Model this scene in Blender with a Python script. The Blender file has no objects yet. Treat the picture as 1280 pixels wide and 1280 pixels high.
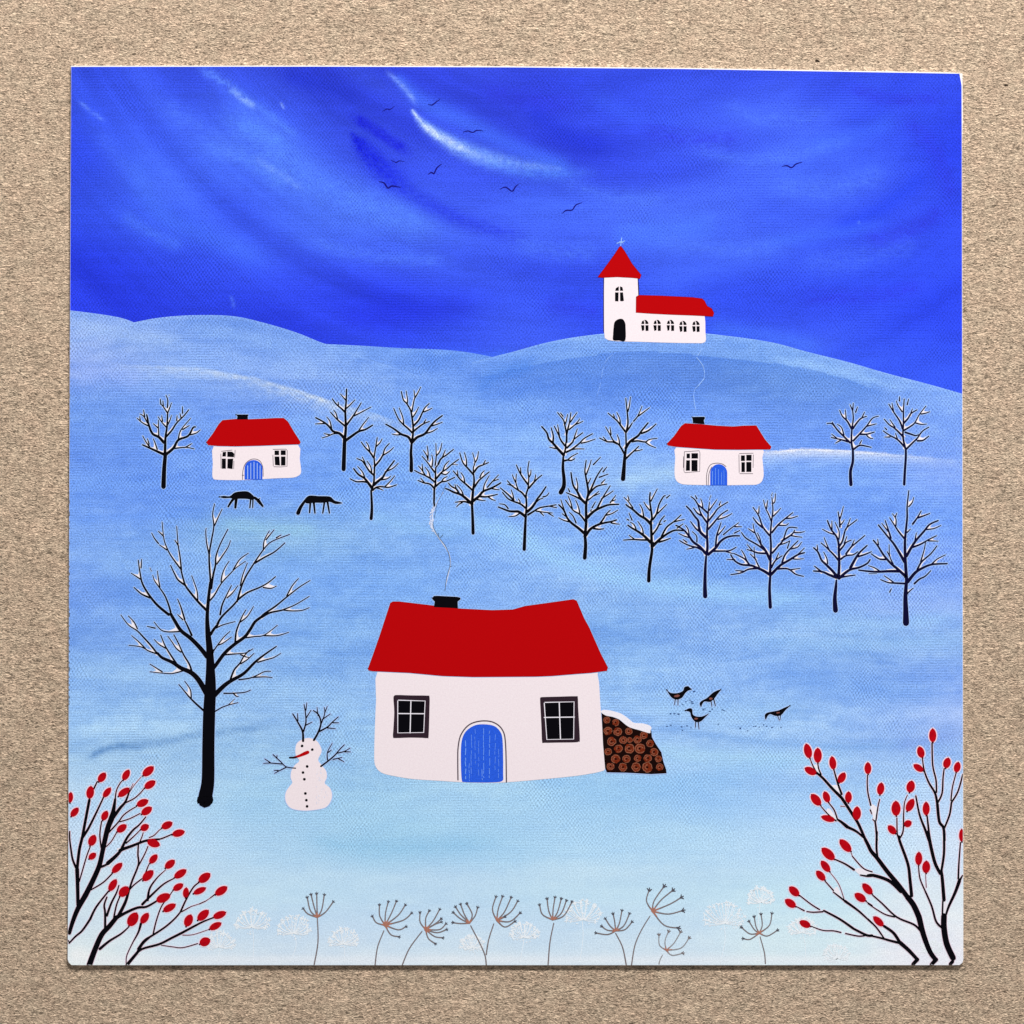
import bpy, bmesh, math, random
import numpy as np
from mathutils import Vector
random.seed(7); rng = np.random.default_rng(11)
scene = bpy.context.scene
COL = scene.collection

# ------------------------------------------------------------------ scale
CAM_D = 0.62                     # camera height over the kraft sheet, metres
TH = 0.00075                     # thickness of the mounted card
S0 = 0.00018                     # metres per drawing unit on the table
S = S0 * (CAM_D - TH) / CAM_D    # the same for the face of the card
EPS = 2.0e-6                     # height of one layer of paint
GAIN = 1.0

def lin(c):
    c = np.asarray(c, float) / 255.0
    return np.where(c <= 0.04045, c / 12.92, ((c + 0.055) / 1.055) ** 2.4)
def P(x, y, z):
    return ((x - 640) * S, (640 - y) * S, TH + z)

# ------------------------------------------------------------------ materials
def nodes(name):
    m = bpy.data.materials.new(name); m.use_nodes = True
    nt = m.node_tree; nt.nodes.clear()
    out = nt.nodes.new('ShaderNodeOutputMaterial')
    b = nt.nodes.new('ShaderNodeBsdfPrincipled')
    b.inputs['Roughness'].default_value = 0.75
    b.inputs['Specular IOR Level'].default_value = 0.02
    nt.links.new(b.outputs[0], out.inputs[0])
    return m, nt, b
def N(nt, t, **kw):
    n = nt.nodes.new(t)
    for k, v in kw.items(): setattr(n, k, v)
    return n
def M(nt, op, a, b=None, c=None, clamp=False):
    n = N(nt, 'ShaderNodeMath', operation=op); n.use_clamp = clamp
    for i, v in enumerate((a, b, c)):
        if v is None: continue
        if isinstance(v, (int, float)): n.inputs[i].default_value = v
        else: nt.links.new(v, n.inputs[i])
    return n.outputs[0]
def noise(nt, vec, scale, detail=2, rough=0.5, dist=0.0):
    n = N(nt, 'ShaderNodeTexNoise'); n.inputs['Scale'].default_value = scale
    n.inputs['Detail'].default_value = detail; n.inputs['Roughness'].default_value = rough
    n.inputs['Distortion'].default_value = dist
    nt.links.new(vec, n.inputs['Vector']); return n.outputs['Fac']
def mapping(nt, vec, sc, rot=(0, 0, 0), loc=(0, 0, 0)):
    n = N(nt, 'ShaderNodeMapping'); n.inputs['Scale'].default_value = sc
    n.inputs['Rotation'].default_value = rot; n.inputs['Location'].default_value = loc
    nt.links.new(vec, n.inputs['Vector']); return n.outputs[0]

def paint(name, rgb=None, weave=0.0, grain=0.06, tint=None):
    """printed paint; colour from the mesh when rgb is None; canvas weave and print grain are ink variation"""
    m, nt, b = nodes(name)
    co = N(nt, 'ShaderNodeTexCoord').outputs['Object']
    u = mapping(nt, co, (1 / S, 1 / S, 0))
    if rgb is None:
        a = N(nt, 'ShaderNodeAttribute'); a.attribute_name = 'paint'; col = a.outputs['Color']
    else:
        c = N(nt, 'ShaderNodeRGB'); l = lin(rgb) * GAIN
        c.outputs[0].default_value = (l[0], l[1], l[2], 1); col = c.outputs[0]
    g1 = M(nt, 'SUBTRACT', noise(nt, u, 0.62, 1.0, 0.6), 0.5)
    fac = M(nt, 'MULTIPLY', g1, grain * 5)
    if weave > 0:
        a2 = N(nt, 'ShaderNodeAttribute'); a2.attribute_name = 'weave'
        fac = M(nt, 'MULTIPLY', fac, M(nt, 'MULTIPLY_ADD', a2.outputs['Fac'], 0.65, 0.35))
        wob = noise(nt, u, 0.03, 2)
        wv = M(nt, 'MULTIPLY', M(nt, 'SUBTRACT', wob, 0.5), 14.0)
        sx = N(nt, 'ShaderNodeSeparateXYZ'); nt.links.new(u, sx.inputs[0])
        k1 = M(nt, 'SINE', M(nt, 'ADD', M(nt, 'MULTIPLY', sx.outputs[0], 2 * math.pi / 4.4), wv))
        k2 = M(nt, 'SINE', M(nt, 'ADD', M(nt, 'MULTIPLY', sx.outputs[1], 2 * math.pi / 5.8), wv))
        w = M(nt, 'MULTIPLY', k1, k2)
        w2 = M(nt, 'MULTIPLY', M(nt, 'SINE', M(nt, 'MULTIPLY', sx.outputs[1], 2 * math.pi / 3.3)), 0.45)
        sel = M(nt, 'MULTIPLY', M(nt, 'SUBTRACT', noise(nt, u, 0.006, 2), 0.42), 7.0, clamp=True)
        ww = M(nt, 'ADD', M(nt, 'MULTIPLY', w, sel), M(nt, 'MULTIPLY', w2, M(nt, 'SUBTRACT', 1.0, sel)))
        msk = M(nt, 'MULTIPLY', M(nt, 'SUBTRACT', noise(nt, u, 0.011, 3, 0.6), 0.33), 2.6, clamp=True)
        a2 = N(nt, 'ShaderNodeAttribute'); a2.attribute_name = 'weave'
        msk = M(nt, 'MULTIPLY', msk, a2.outputs['Fac'])
        fac = M(nt, 'ADD', fac, M(nt, 'MULTIPLY', M(nt, 'MULTIPLY', ww, msk), weave))
    fac = M(nt, 'ADD', fac, 1.0)
    sc = N(nt, 'ShaderNodeVectorMath', operation='SCALE')
    nt.links.new(col, sc.inputs[0]); nt.links.new(fac, sc.inputs['Scale'])
    out = sc.outputs[0]
    if tint is not None:   # a second colour mixed in by patches
        t = noise(nt, u, tint[1], 3, 0.6)
        mx = N(nt, 'ShaderNodeMix', data_type='RGBA')
        l = lin(tint[0]) * GAIN
        mx.inputs[7].default_value = (l[0], l[1], l[2], 1)
        nt.links.new(out, mx.inputs[6])
        nt.links.new(M(nt, 'MULTIPLY', M(nt, 'SUBTRACT', t, 0.45), tint[2], clamp=True), mx.inputs[0])
        out = mx.outputs[2]
    nt.links.new(out, b.inputs['Base Color'])
    return m

MAT = {
 'canvas': paint('printed_canvas', None, weave=0.52, grain=0.32),
 'black': paint('printed_black', (9, 8, 14), 0, 0.05),
 'navy': paint('printed_navy', (14, 12, 48), 0, 0.05),
 'birdnavy': paint('printed_bird_navy', (24, 18, 118), 0, 0.1),
 'snow': paint('printed_snow', (236, 232, 243), 0, 0.08),
 'edge': paint('pale_halo_and_stripe', (172, 199, 246), 0, 0.06),  # bright image-sharpening halo drawn around dark shapes; also pale door stripes
 'blueedge': paint('printed_blue_edge', (105, 135, 240), 0, 0.06),
 'wall': paint('printed_wall', (238, 225, 232), 0, 0.045, tint=((244, 236, 241), 0.30, 1.2)),
 'red': paint('printed_red', (180, 5, 10), 0, 0.035),
 'redline': paint('printed_dark_red', (92, 6, 22), 0, 0.05),
 'berry': paint('printed_berry', (184, 8, 22), 0, 0.08, tint=((150, 4, 22), 0.16, 3.0)),
 'berrytip': paint('printed_berry_tip', (105, 10, 40), 0, 0.08),
 'berryhalo': paint('berry_halo', (240, 214, 232), 0, 0.05),  # pinkish image-sharpening halo drawn around bush twigs and berries
 'door': paint('printed_door_blue', (42, 92, 222), 0, 0.16),
 'doorlight': paint('printed_door_light', (120, 165, 240), 0, 0.1),
 'line': paint('printed_grey_line', (84, 74, 84), 0, 0.2),
 'frame': paint('printed_plum', (48, 34, 44), 0, 0.15),
 'brown': paint('printed_dark_brown', (24, 9, 8), 0, 0.2),
 'log': paint('printed_log', (118, 44, 22), 0, 0.3, tint=((70, 22, 14), 0.3, 3.0)),
 'logring': paint('printed_log_ring', (142, 90, 70), 0, 0.25, tint=((110, 60, 40), 0.35, 3.0)),
 'stem': paint('printed_stem', (126, 116, 118), 0, 0.2),
 'stemdark': paint('printed_stem_dark', (84, 82, 92), 0, 0.2),
 'stemlight': paint('printed_stem_light', (150, 148, 152), 0, 0.2),
 'hub': paint('printed_russet', (172, 118, 102), 0, 0.2),
 'ghost': paint('printed_frost', (236, 243, 251), 0, 0.08),
 'ghost2': paint('printed_frost_thin', (224, 229, 248), 0, 0.08),
 'smoke': paint('printed_smoke', (205, 214, 240), 0, 0.15),
 'smokeblue': paint('printed_smoke_blue', (148, 186, 246), 0, 0.25),
 'pathblue': paint('printed_path_blue', (132, 172, 240), 0, 0.25),
 'smokeline': paint('printed_smoke_line', (82, 100, 122), 0, 0.3),
 'track': paint('printed_track', (50, 78, 130), 0, 0.3),
 'breast': paint('printed_breast', (128, 78, 70), 0, 0.2),
}
def paper_mat():
    m, nt, b = nodes('white_card_edge'); b.inputs['Base Color'].default_value = (0.86, 0.85, 0.86, 1); return m
MAT['paper'] = paper_mat()

def kraft():
    m, nt, b = nodes('kraft_paper')
    b.inputs['Roughness'].default_value = 0.85
    co = N(nt, 'ShaderNodeTexCoord').outputs['Object']
    u = mapping(nt, co, (1 / S0, 1 / S0, 0))
    big = noise(nt, u, 0.010, 3, 0.55)
    # direction of the fibres wanders slightly
    rot = mapping(nt, u, (0.36, 1.0, 1), rot=(0, 0, 0.05))
    f1 = noise(nt, rot, 0.42, 1.8, 0.6, 1.6)
    f2 = noise(nt, mapping(nt, u, (0.55, 1.0, 1), rot=(0, 0, -0.35), loc=(31, 5, 0)), 0.36, 1.2, 0.6, 1.8)
    f3 = noise(nt, mapping(nt, u, (0.8, 1.0, 1), loc=(9, 77, 0)), 0.60, 1.0, 0.6, 0.6)
    h = M(nt, 'ADD', M(nt, 'ADD', M(nt, 'MULTIPLY', f1, 1.0), M(nt, 'MULTIPLY', f2, 0.75)), M(nt, 'MULTIPLY', f3, 0.3))
    f4 = noise(nt, mapping(nt, u, (0.28, 1.0, 1), rot=(0, 0, 0.1), loc=(3, 41, 0)), 0.13, 2.0, 0.6, 1.3)
    h = M(nt, 'ADD', h, M(nt, 'MULTIPLY', f4, 0.25))
    v = M(nt, 'SUBTRACT', h, 1.15)
    ramp = N(nt, 'ShaderNodeValToRGB')
    e = ramp.color_ramp.elements
    base = np.array((188, 167, 146.))
    def cc(k):
        l = lin(base) * k; return (l[0], l[1], l[2], 1)
    e[0].position = 0.18; e[0].color = cc(0.30)
    e[1].position = 0.80; e[1].color = cc(1.85)
    for p, k in ((0.36, 0.70), (0.5, 1.0), (0.64, 1.32)):
        x = e.new(p); x.color = cc(k)
    nt.links.new(M(nt, 'MULTIPLY_ADD', v, 1.22, 0.5), ramp.inputs[0])
    # sparse dark flecks and pale fibres
    vo = N(nt, 'ShaderNodeTexVoronoi'); vo.inputs['Scale'].default_value = 0.026
    vv = mapping(nt, u, (0.8, 1.2, 1)); dn = N(nt, 'ShaderNodeTexNoise'); dn.inputs['Scale'].default_value = 0.3
    nt.links.new(vv, dn.inputs['Vector'])
    ad = N(nt, 'ShaderNodeVectorMath', operation='MULTIPLY_ADD'); nt.links.new(dn.outputs['Color'], ad.inputs[0])
    ad.inputs[1].default_value = (5, 5, 0); nt.links.new(vv, ad.inputs[2])
    nt.links.new(ad.outputs[0], vo.inputs['Vector'])
    sep = N(nt, 'ShaderNodeSeparateColor'); nt.links.new(vo.outputs['Color'], sep.inputs[0])
    rad = M(nt, 'MULTIPLY', M(nt, 'POWER', sep.outputs[0], 2.0), 0.062)
    fl = M(nt, 'LESS_THAN', vo.outputs['Distance'], rad)
    fl = M(nt, 'MULTIPLY', fl, M(nt, 'GREATER_THAN', sep.outputs[1], 0.45))
    mx = N(nt, 'ShaderNodeMix', data_type='RGBA'); nt.links.new(fl, mx.inputs[0])
    nt.links.new(ramp.outputs[0], mx.inputs[6]); mx.inputs[7].default_value = (0.045, 0.032, 0.024, 1)
    sc = N(nt, 'ShaderNodeVectorMath', operation='SCALE')
    nt.links.new(mx.outputs[2], sc.inputs[0])
    nt.links.new(M(nt, 'MULTIPLY_ADD', M(nt, 'SUBTRACT', big, 0.5), 0.12, 1.0), sc.inputs['Scale'])
    hue = N(nt, 'ShaderNodeMix', data_type='RGBA', blend_type='MULTIPLY'); hue.inputs[0].default_value = 1.0
    hr = N(nt, 'ShaderNodeMix', data_type='RGBA')
    hr.inputs[6].default_value = (1.02, 0.985, 0.97, 1); hr.inputs[7].default_value = (0.985, 0.995, 0.985, 1)
    hn = M(nt, 'MULTIPLY', M(nt, 'SUBTRACT', noise(nt, mapping(nt, u, (1, 1, 1), loc=(55, 12, 0)), 0.045, 3, 0.6), 0.35), 3.3, clamp=True)
    nt.links.new(hn, hr.inputs[0]); nt.links.new(sc.outputs[0], hue.inputs[6]); nt.links.new(hr.outputs[2], hue.inputs[7])
    nt.links.new(hue.outputs[2], b.inputs['Base Color'])
    bp = N(nt, 'ShaderNodeBump'); bp.inputs['Strength'].default_value = 0.9
    bp.inputs['Distance'].default_value = S0 * 1.8
    nt.links.new(h, bp.inputs['Height']); nt.links.new(bp.outputs[0], b.inputs['Normal'])
    return m
MAT['kraft'] = kraft()

# ------------------------------------------------------------------ objects
def tag(o, label=None, cat=None, group=None, kind=None):
    if label: o['label'] = label
    if cat: o['category'] = cat
    if group: o['group'] = group
    if kind: o['kind'] = kind
    return o
def empty(name, loc=(0, 0, 0)):
    o = bpy.data.objects.new(name, None); COL.objects.link(o); o.location = loc
    o.empty_display_size = 0.01; return o
ROOT = empty('art_print')
tag(ROOT, 'square art print of a snowy village with red roofs lying on brown kraft paper', 'art print')

class Sheet:
    """gathers flat dabs of paint and links them as one mesh; coordinates in drawing units"""
    def __init__(s): s.v = []; s.f = []; s.mi = []; s.mats = []; s.n = 0
    def mat(s, m):
        if m not in s.mats: s.mats.append(m)
        return s.mats.index(m)
    def _z(s, lay):
        s.n += 1
        return lay * EPS + (s.n % 16) * 1.1e-7
    def poly(s, pts, m, lay):
        bm = bmesh.new(); z = s._z(lay)
        vs = [bm.verts.new(P(x, y, z)) for x, y in pts]
        try: f = bm.faces.new(vs)
        except ValueError: bm.free(); return
        f.normal_update()
        if f.normal.z < 0: f.normal_flip()
        bmesh.ops.triangulate(bm, faces=[f], ngon_method='EAR_CLIP')
        bm.verts.index_update()
        o = len(s.v); k = s.mat(m)
        s.v += [v.co[:] for v in bm.verts]
        for f in bm.faces: s.f.append([o + v.index for v in f.verts]); s.mi.append(k)
        bm.free()
    def disc(s, x, y, rx, ry, m, lay, ang=0, n=20, wob=0.0):
        pts = []
        for i in range(n):
            a = 2 * math.pi * i / n; k = 1 + wob * random.uniform(-1, 1)
            px, py = rx * k * math.cos(a), ry * k * math.sin(a)
            pts.append((x + px * math.cos(ang) - py * math.sin(ang), y + px * math.sin(ang) + py * math.cos(ang)))
        s.poly(pts, m, lay)
    def ring(s, x, y, r0, r1, m, lay, n=22, sq=1.0, wob=0.05, a0=0, a1=2 * math.pi):
        pts = []
        for i in range(n + 1):
            a = a0 + (a1 - a0) * i / n; k = 1 + wob * random.uniform(-1, 1)
            pts.append((x + k * (r0 + r1) / 2 * math.cos(a), y + k * (r0 + r1) / 2 * sq * math.sin(a), r1 - r0))
        s.stroke(pts, m, lay, smooth=False, cap=False)
    def stroke(s, pts, m, lay, smooth=True, cap=True, grow=0.0):
        """pts: (x, y, width)"""
        pts = [tuple(map(float, p)) for p in pts]
        if smooth and len(pts) > 2: pts = crom(pts)
        z = s._z(lay); k = s.mat(m); n = len(pts); L = []; R = []
        for i in range(n):
            a = pts[max(i - 1, 0)]; b = pts[min(i + 1, n - 1)]
            dx, dy = b[0] - a[0], b[1] - a[1]; d = math.hypot(dx, dy) or 1
            nx, ny = -dy / d, dx / d; h = (pts[i][2] + grow) / 2
            L.append((pts[i][0] + nx * h, pts[i][1] + ny * h)); R.append((pts[i][0] - nx * h, pts[i][1] - ny * h))
        o = len(s.v)
        for l, r in zip(L, R): s.v += [P(*l, z), P(*r, z)]
        for i in range(n - 1):
            q = o + 2 * i; s.f.append([q, q + 2, q + 3, q + 1]); s.mi.append(k)
        if cap:
            for e, j in ((0, 1), (n - 1, n - 2)):
                x, y, w = pts[e]; h = (w + grow) / 2; a = math.atan2(y - pts[j][1], x - pts[j][0])
                o = len(s.v); s.v.append(P(x, y, z))
                for t in range(5):
                    b = a - math.pi / 2 + math.pi * t / 4; s.v.append(P(x + h * math.cos(b), y + h * math.sin(b), z))
                for t in range(4): s.f.append([o, o + 1 + t, o + 2 + t]); s.mi.append(k)
    def build(s, name, parent, label=None, group=None):
        if name in ('painted_rosehip_bush', 'rosehip', 'snow', 'painted_umbel', 'painted_frosted_umbel'):
            q = []
            for x, y, z in s.v:
                X, Y = 640 + x / S, min(640 - y / S, 1206.25)
                X = min(max(X, float(leftx(Y)) + .05), float(rightx(Y)) - .05); q.append(((X - 640) * S, (640 - Y) * S, z))
            s.v = q
        me = bpy.data.meshes.new(name)
        me.from_pydata(s.v, [], s.f); me.update()
        for m in s.mats: me.materials.append(MAT[m])
        me.polygons.foreach_set('material_index', s.mi)
        # every face looks up
        bm = bmesh.new(); bm.from_mesh(me)
        for f in bm.faces:
            f.normal_update()
            if f.normal.z < 0: f.normal_flip()
        bm.to_mesh(me); bm.free()
        o = bpy.data.objects.new(name, me); COL.objects.link(o); o.parent = parent
        tag(o, label, None, group); return o

def crom(p, sub=5):
    out = []; n = len(p)
    for i in range(n - 1):
        p0, p1, p2, p3 = p[max(i - 1, 0)], p[i], p[i + 1], p[min(i + 2, n - 1)]
        for t in range(sub):
            t /= sub; q = []
            for k in range(3):
                q.append(0.5 * ((2 * p1[k]) + (-p0[k] + p2[k]) * t + (2 * p0[k] - 5 * p1[k] + 4 * p2[k] - p3[k]) * t * t + (-p0[k] + 3 * p1[k] - 3 * p2[k] + p3[k]) * t ** 3))
            q[2] = max(q[2], 0.3); out.append(tuple(q))
    out.append(p[-1]); return out

WID = {'T': (5.2, 3.6), 'M': (3.3, 1.7), 'B': (2.3, 1.3), 't': (1.7, 1.05), 'f': (0.95, 0.7)}
def parse(txt, ox, oy, s, k=1.0):
    """'M x,y x,y; t5-3 x,y ...' -> strokes in drawing units"""
    out = []
    for item in txt.replace('\n', ' ').split(';'):
        tok = item.split()
        if not tok: continue
        c = tok[0]
        w0, w1 = WID[c[0]]; w0 *= k; w1 *= k
        if len(c) > 1: w0, w1 = map(float, c[1:].split('-'))
        pts = [tuple(map(float, q.split(','))) for q in tok[1:]]
        n = len(pts)
        out.append([(ox + x / s, oy + y / s, w0 + (w1 - w0) * i / (n - 1)) for i, (x, y) in enumerate(pts)])
    return out
def pol(txt, ox, oy, s):
    return [(ox + float(a) / s, oy + float(b) / s) for a, b in (q.split(',') for q in txt.split())]
def rounded(pts, sub=4):
    """closed smooth outline through pts"""
    n = len(pts); out = []
    for i in range(n):
        p0, p1, p2, p3 = pts[i - 1], pts[i], pts[(i + 1) % n], pts[(i + 2) % n]
        for t in range(sub):
            t /= sub
            out.append(tuple(0.5 * ((2 * p1[k]) + (-p0[k] + p2[k]) * t + (2 * p0[k] - 5 * p1[k] + 4 * p2[k] - p3[k]) * t * t + (-p0[k] + 3 * p1[k] - 3 * p2[k] + p3[k]) * t ** 3) for k in (0, 1)))
    return out
def plen(p): return sum(math.dist(p[i][:2], p[i + 1][:2]) for i in range(len(p) - 1))
def along(p, d):
    for i in range(len(p) - 1):
        l = math.dist(p[i][:2], p[i + 1][:2])
        if d <= l or i == len(p) - 2:
            t = min(d / (l or 1), 1); return (p[i][0] + (p[i + 1][0] - p[i][0]) * t, p[i][1] + (p[i + 1][1] - p[i][1]) * t)
        d -= l
def wedges(strokes, sheet, m, lay, dmax=6.5, frac=0.95):
    """snow caught in the forks: the narrow angle between a twig and the limb it leaves"""
    for i, c in enumerate(strokes):
        best = None
        for j, q in enumerate(strokes):
            if i == j: continue
            for a in range(len(q) - 1):
                ax, ay = q[a][:2]; bx, by = q[a + 1][:2]; L2 = (bx - ax) ** 2 + (by - ay) ** 2 or 1
                t = max(0, min(1, ((c[0][0] - ax) * (bx - ax) + (c[0][1] - ay) * (by - ay)) / L2))
                d = math.hypot(c[0][0] - ax - t * (bx - ax), c[0][1] - ay - t * (by - ay))
                if d < 2.6 and not (a == len(q) - 2 and t > 0.97) and (best is None or d < best[0]): best = (d, j, a, t)
        if best is None: continue
        _, j, a, t = best; q = strokes[j]
        J = (q[a][0] + (q[a + 1][0] - q[a][0]) * t, q[a][1] + (q[a + 1][1] - q[a][1]) * t)
        fwd = [J] + [x[:2] for x in q[a + 1:]]; back = [J] + [x[:2] for x in q[:a + 1][::-1]]
        cc = [x[:2] for x in c]
        d = min(dmax, frac * plen(c))
        e = along(cc, d)
        # the higher neighbour of the child is where snow lies
        par = fwd
        if plen(fwd) < 1.5: continue
        d2 = min(d, 0.85 * plen(fwd)); g = along(par, d2)
        v1 = (e[0] - J[0], e[1] - J[1]); v2 = (g[0] - J[0], g[1] - J[1])
        if (v1[0] * v2[0] + v1[1] * v2[1]) < -0.35 * math.hypot(*v1) * math.hypot(*v2): continue
        e1 = along(cc, d * 0.55); g1 = along(par, d2 * 0.55)
        mid = ((e[0] + g[0]) / 2 * 0.55 + J[0] * 0.45, (e[1] + g[1]) / 2 * 0.55 + J[1] * 0.45)
        sheet.poly([J, e1, e, mid, g, g1], m, lay)
        # and along the upper side of the twig itself
        vx, vy = v2[0] - v1[0], v2[1] - v1[1]; vl = math.hypot(vx, vy) or 1; w0 = c[0][2]
        n = 5; D = min(plen(c) * 0.8, dmax * 1.5)
        sheet.stroke([(along(cc, D * q / n)[0] + vx / vl * w0 * .62, along(cc, D * q / n)[1] + vy / vl * w0 * .62, w0 * (.75 - .55 * q / n)) for q in range(n + 1)], m, lay, smooth=False)

# ------------------------------------------------------------------ the card
def topy(x): return 83.6 + (x - 89) / 1113 * 0 + np.interp(x, [89, 400, 640, 850, 1202], [0, -0.3, 0.6, 2.6, 8.6])
def boty(x): return 1206.3 + 0 * x
def leftx(y): return np.interp(y, [83, 640, 1050, 1199, 1203, 1206.3], [89, 86.6, 85.6, 84.8, 86.0, 89.5])
def rightx(y): return np.interp(y, [90, 92, 107, 160, 640, 1100, 1200, 1204, 1206.3], [1199, 1199.3, 1202, 1202.2, 1203, 1203.8, 1203.8, 1202.5, 1199])
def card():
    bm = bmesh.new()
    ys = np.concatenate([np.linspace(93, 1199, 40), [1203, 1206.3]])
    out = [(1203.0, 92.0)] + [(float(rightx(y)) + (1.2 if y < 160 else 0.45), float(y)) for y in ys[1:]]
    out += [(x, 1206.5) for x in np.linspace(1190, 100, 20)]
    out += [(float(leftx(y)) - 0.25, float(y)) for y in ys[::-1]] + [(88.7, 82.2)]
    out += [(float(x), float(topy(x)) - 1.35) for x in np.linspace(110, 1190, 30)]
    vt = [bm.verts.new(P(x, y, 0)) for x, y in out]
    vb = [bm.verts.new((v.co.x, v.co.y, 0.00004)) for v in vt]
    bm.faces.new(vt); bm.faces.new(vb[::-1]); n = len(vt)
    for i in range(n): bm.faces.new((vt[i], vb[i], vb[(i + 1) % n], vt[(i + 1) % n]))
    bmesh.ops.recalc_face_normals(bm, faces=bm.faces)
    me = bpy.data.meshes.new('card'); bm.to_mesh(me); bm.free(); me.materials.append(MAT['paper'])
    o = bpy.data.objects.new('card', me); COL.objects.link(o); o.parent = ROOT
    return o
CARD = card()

# ---- painted colour fields
def shep(X, Y, pts, sx, sy, e=0.12):
    acc = np.zeros(X.shape + (3,)); W = np.zeros(X.shape)
    for x, y, r, g, b in pts:
        d2 = ((X - x) / sx) ** 2 + ((Y - y) / sy) ** 2
        w = np.exp(-0.5 * d2) + 1e-5 / (1 + d2) ** 2
        acc += w[..., None] * np.array((r, g, b), float); W += w
    return acc / W[..., None]
def vnoise(u, v, seed):
    g = np.random.default_rng(seed).random((257, 257))
    iu = np.floor(u).astype(int); iv = np.floor(v).astype(int)
    fu = u - iu; fv = v - iv; fu = fu * fu * (3 - 2 * fu); fv = fv * fv * (3 - 2 * fv)
    a = g[iv % 256, iu % 256]; b = g[iv % 256, (iu + 1) % 256]; c = g[(iv + 1) % 256, iu % 256]; d = g[(iv + 1) % 256, (iu + 1) % 256]
    return (a * (1 - fu) + b * fu) * (1 - fv) + (c * (1 - fu) + d * fu) * fv - 0.5
def pdist(X, Y, pts):
    D = np.full(X.shape, 1e9); T = np.zeros(X.shape); tot = sum(math.dist(pts[i][:2], pts[i + 1][:2]) for i in range(len(pts) - 1)); run = 0
    for i in range(len(pts) - 1):
        ax, ay = pts[i][:2]; bx, by = pts[i + 1][:2]; L = math.dist((ax, ay), (bx, by)); L2 = L * L or 1
        t = np.clip(((X - ax) * (bx - ax) + (Y - ay) * (by - ay)) / L2, 0, 1)
        d = np.hypot(X - ax - t * (bx - ax), Y - ay - t * (by - ay)); k = d < D
        D = np.where(k, d, D); T = np.where(k, (run + t * L) / tot, T); run += L
    return D, T
def brush(C, X, Y, pts, w, col, st, prof=None, dry=0.0, seed=1, sp=None, hard=2):
    pts = [p[:2] for p in crom([(x, y, 1) for x, y in pts], 4)]
    D, T = pdist(X, Y, pts)
    ww = w if prof is None else w * np.interp(T, *prof)
    a = st * np.exp(-(D / np.maximum(ww, 0.4)) ** hard)
    if sp is not None: a = a * np.interp(T, *sp)
    if prof is None: a = a * np.clip(np.minimum(T, 1 - T) * 6 + 0.25, 0, 1)
    if dry: a = a * np.clip(1 + dry * 2 * vnoise(X * 0.35, Y * 0.35, seed) + dry * 1.5 * vnoise(X * 0.08, Y * 0.8, seed + 5), 0, 1.6)
    a = np.clip(a, 0, 1)[..., None]
    return C * (1 - a) + np.array(col, float) * a

SKY = [(100,95,42,72,214),(180,100,48,80,224),(280,95,46,74,216),(400,95,36,56,196),(520,95,40,62,208),(640,95,42,64,210),(760,95,44,72,216),(900,95,42,68,212),(1050,100,40,66,214),(1190,110,42,70,222),
 (100,150,44,78,228),(180,150,56,96,240),(260,150,56,94,238),(340,150,56,96,238),(420,130,42,66,212),(480,150,40,62,212),(640,140,38,58,206),(760,140,44,72,222),(880,140,56,92,238),(980,150,62,102,244),(1090,140,46,80,230),(1190,160,34,60,222),
 (100,210,36,64,226),(170,220,60,104,244),(260,200,60,104,244),(340,190,68,116,246),(400,230,66,112,246),(470,200,44,70,222),(560,230,50,80,230),(660,170,36,56,206),(740,190,36,56,212),(820,200,48,78,230),(920,200,58,96,242),(1010,220,62,106,246),(1100,220,52,90,238),(1190,220,34,60,224),
 (110,270,46,82,234),(200,280,58,102,244),(300,270,50,86,236),(400,280,70,120,248),(500,270,68,114,246),(600,290,60,98,242),(700,260,64,108,246),(800,270,68,112,246),(900,280,64,106,246),(1000,280,54,92,242),(1100,270,44,76,234),(1190,290,42,72,236),
 (110,330,36,62,232),(200,330,40,70,234),(280,340,50,86,240),(360,330,48,80,236),(450,340,50,84,238),(560,330,60,100,244),(660,330,52,86,238),(740,320,54,88,240),(840,320,62,106,246),(940,320,60,104,246),(1040,330,50,88,244),(1140,330,42,76,240),(1195,350,40,72,240),
 (110,375,36,60,236),(200,380,38,64,232),(300,380,36,62,232),(390,380,34,56,228),(480,385,26,42,220),(560,385,32,56,228),(660,380,50,84,240),(720,370,36,66,232),(920,370,40,72,238),(1000,385,38,66,236),(1100,390,40,72,242),(1190,400,36,64,238),
 (450,425,44,76,238),(560,430,50,88,240),(640,415,58,96,240),(900,410,50,90,244),(1000,420,64,108,246),(1100,440,50,90,246),(1190,460,48,88,246)]
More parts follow.
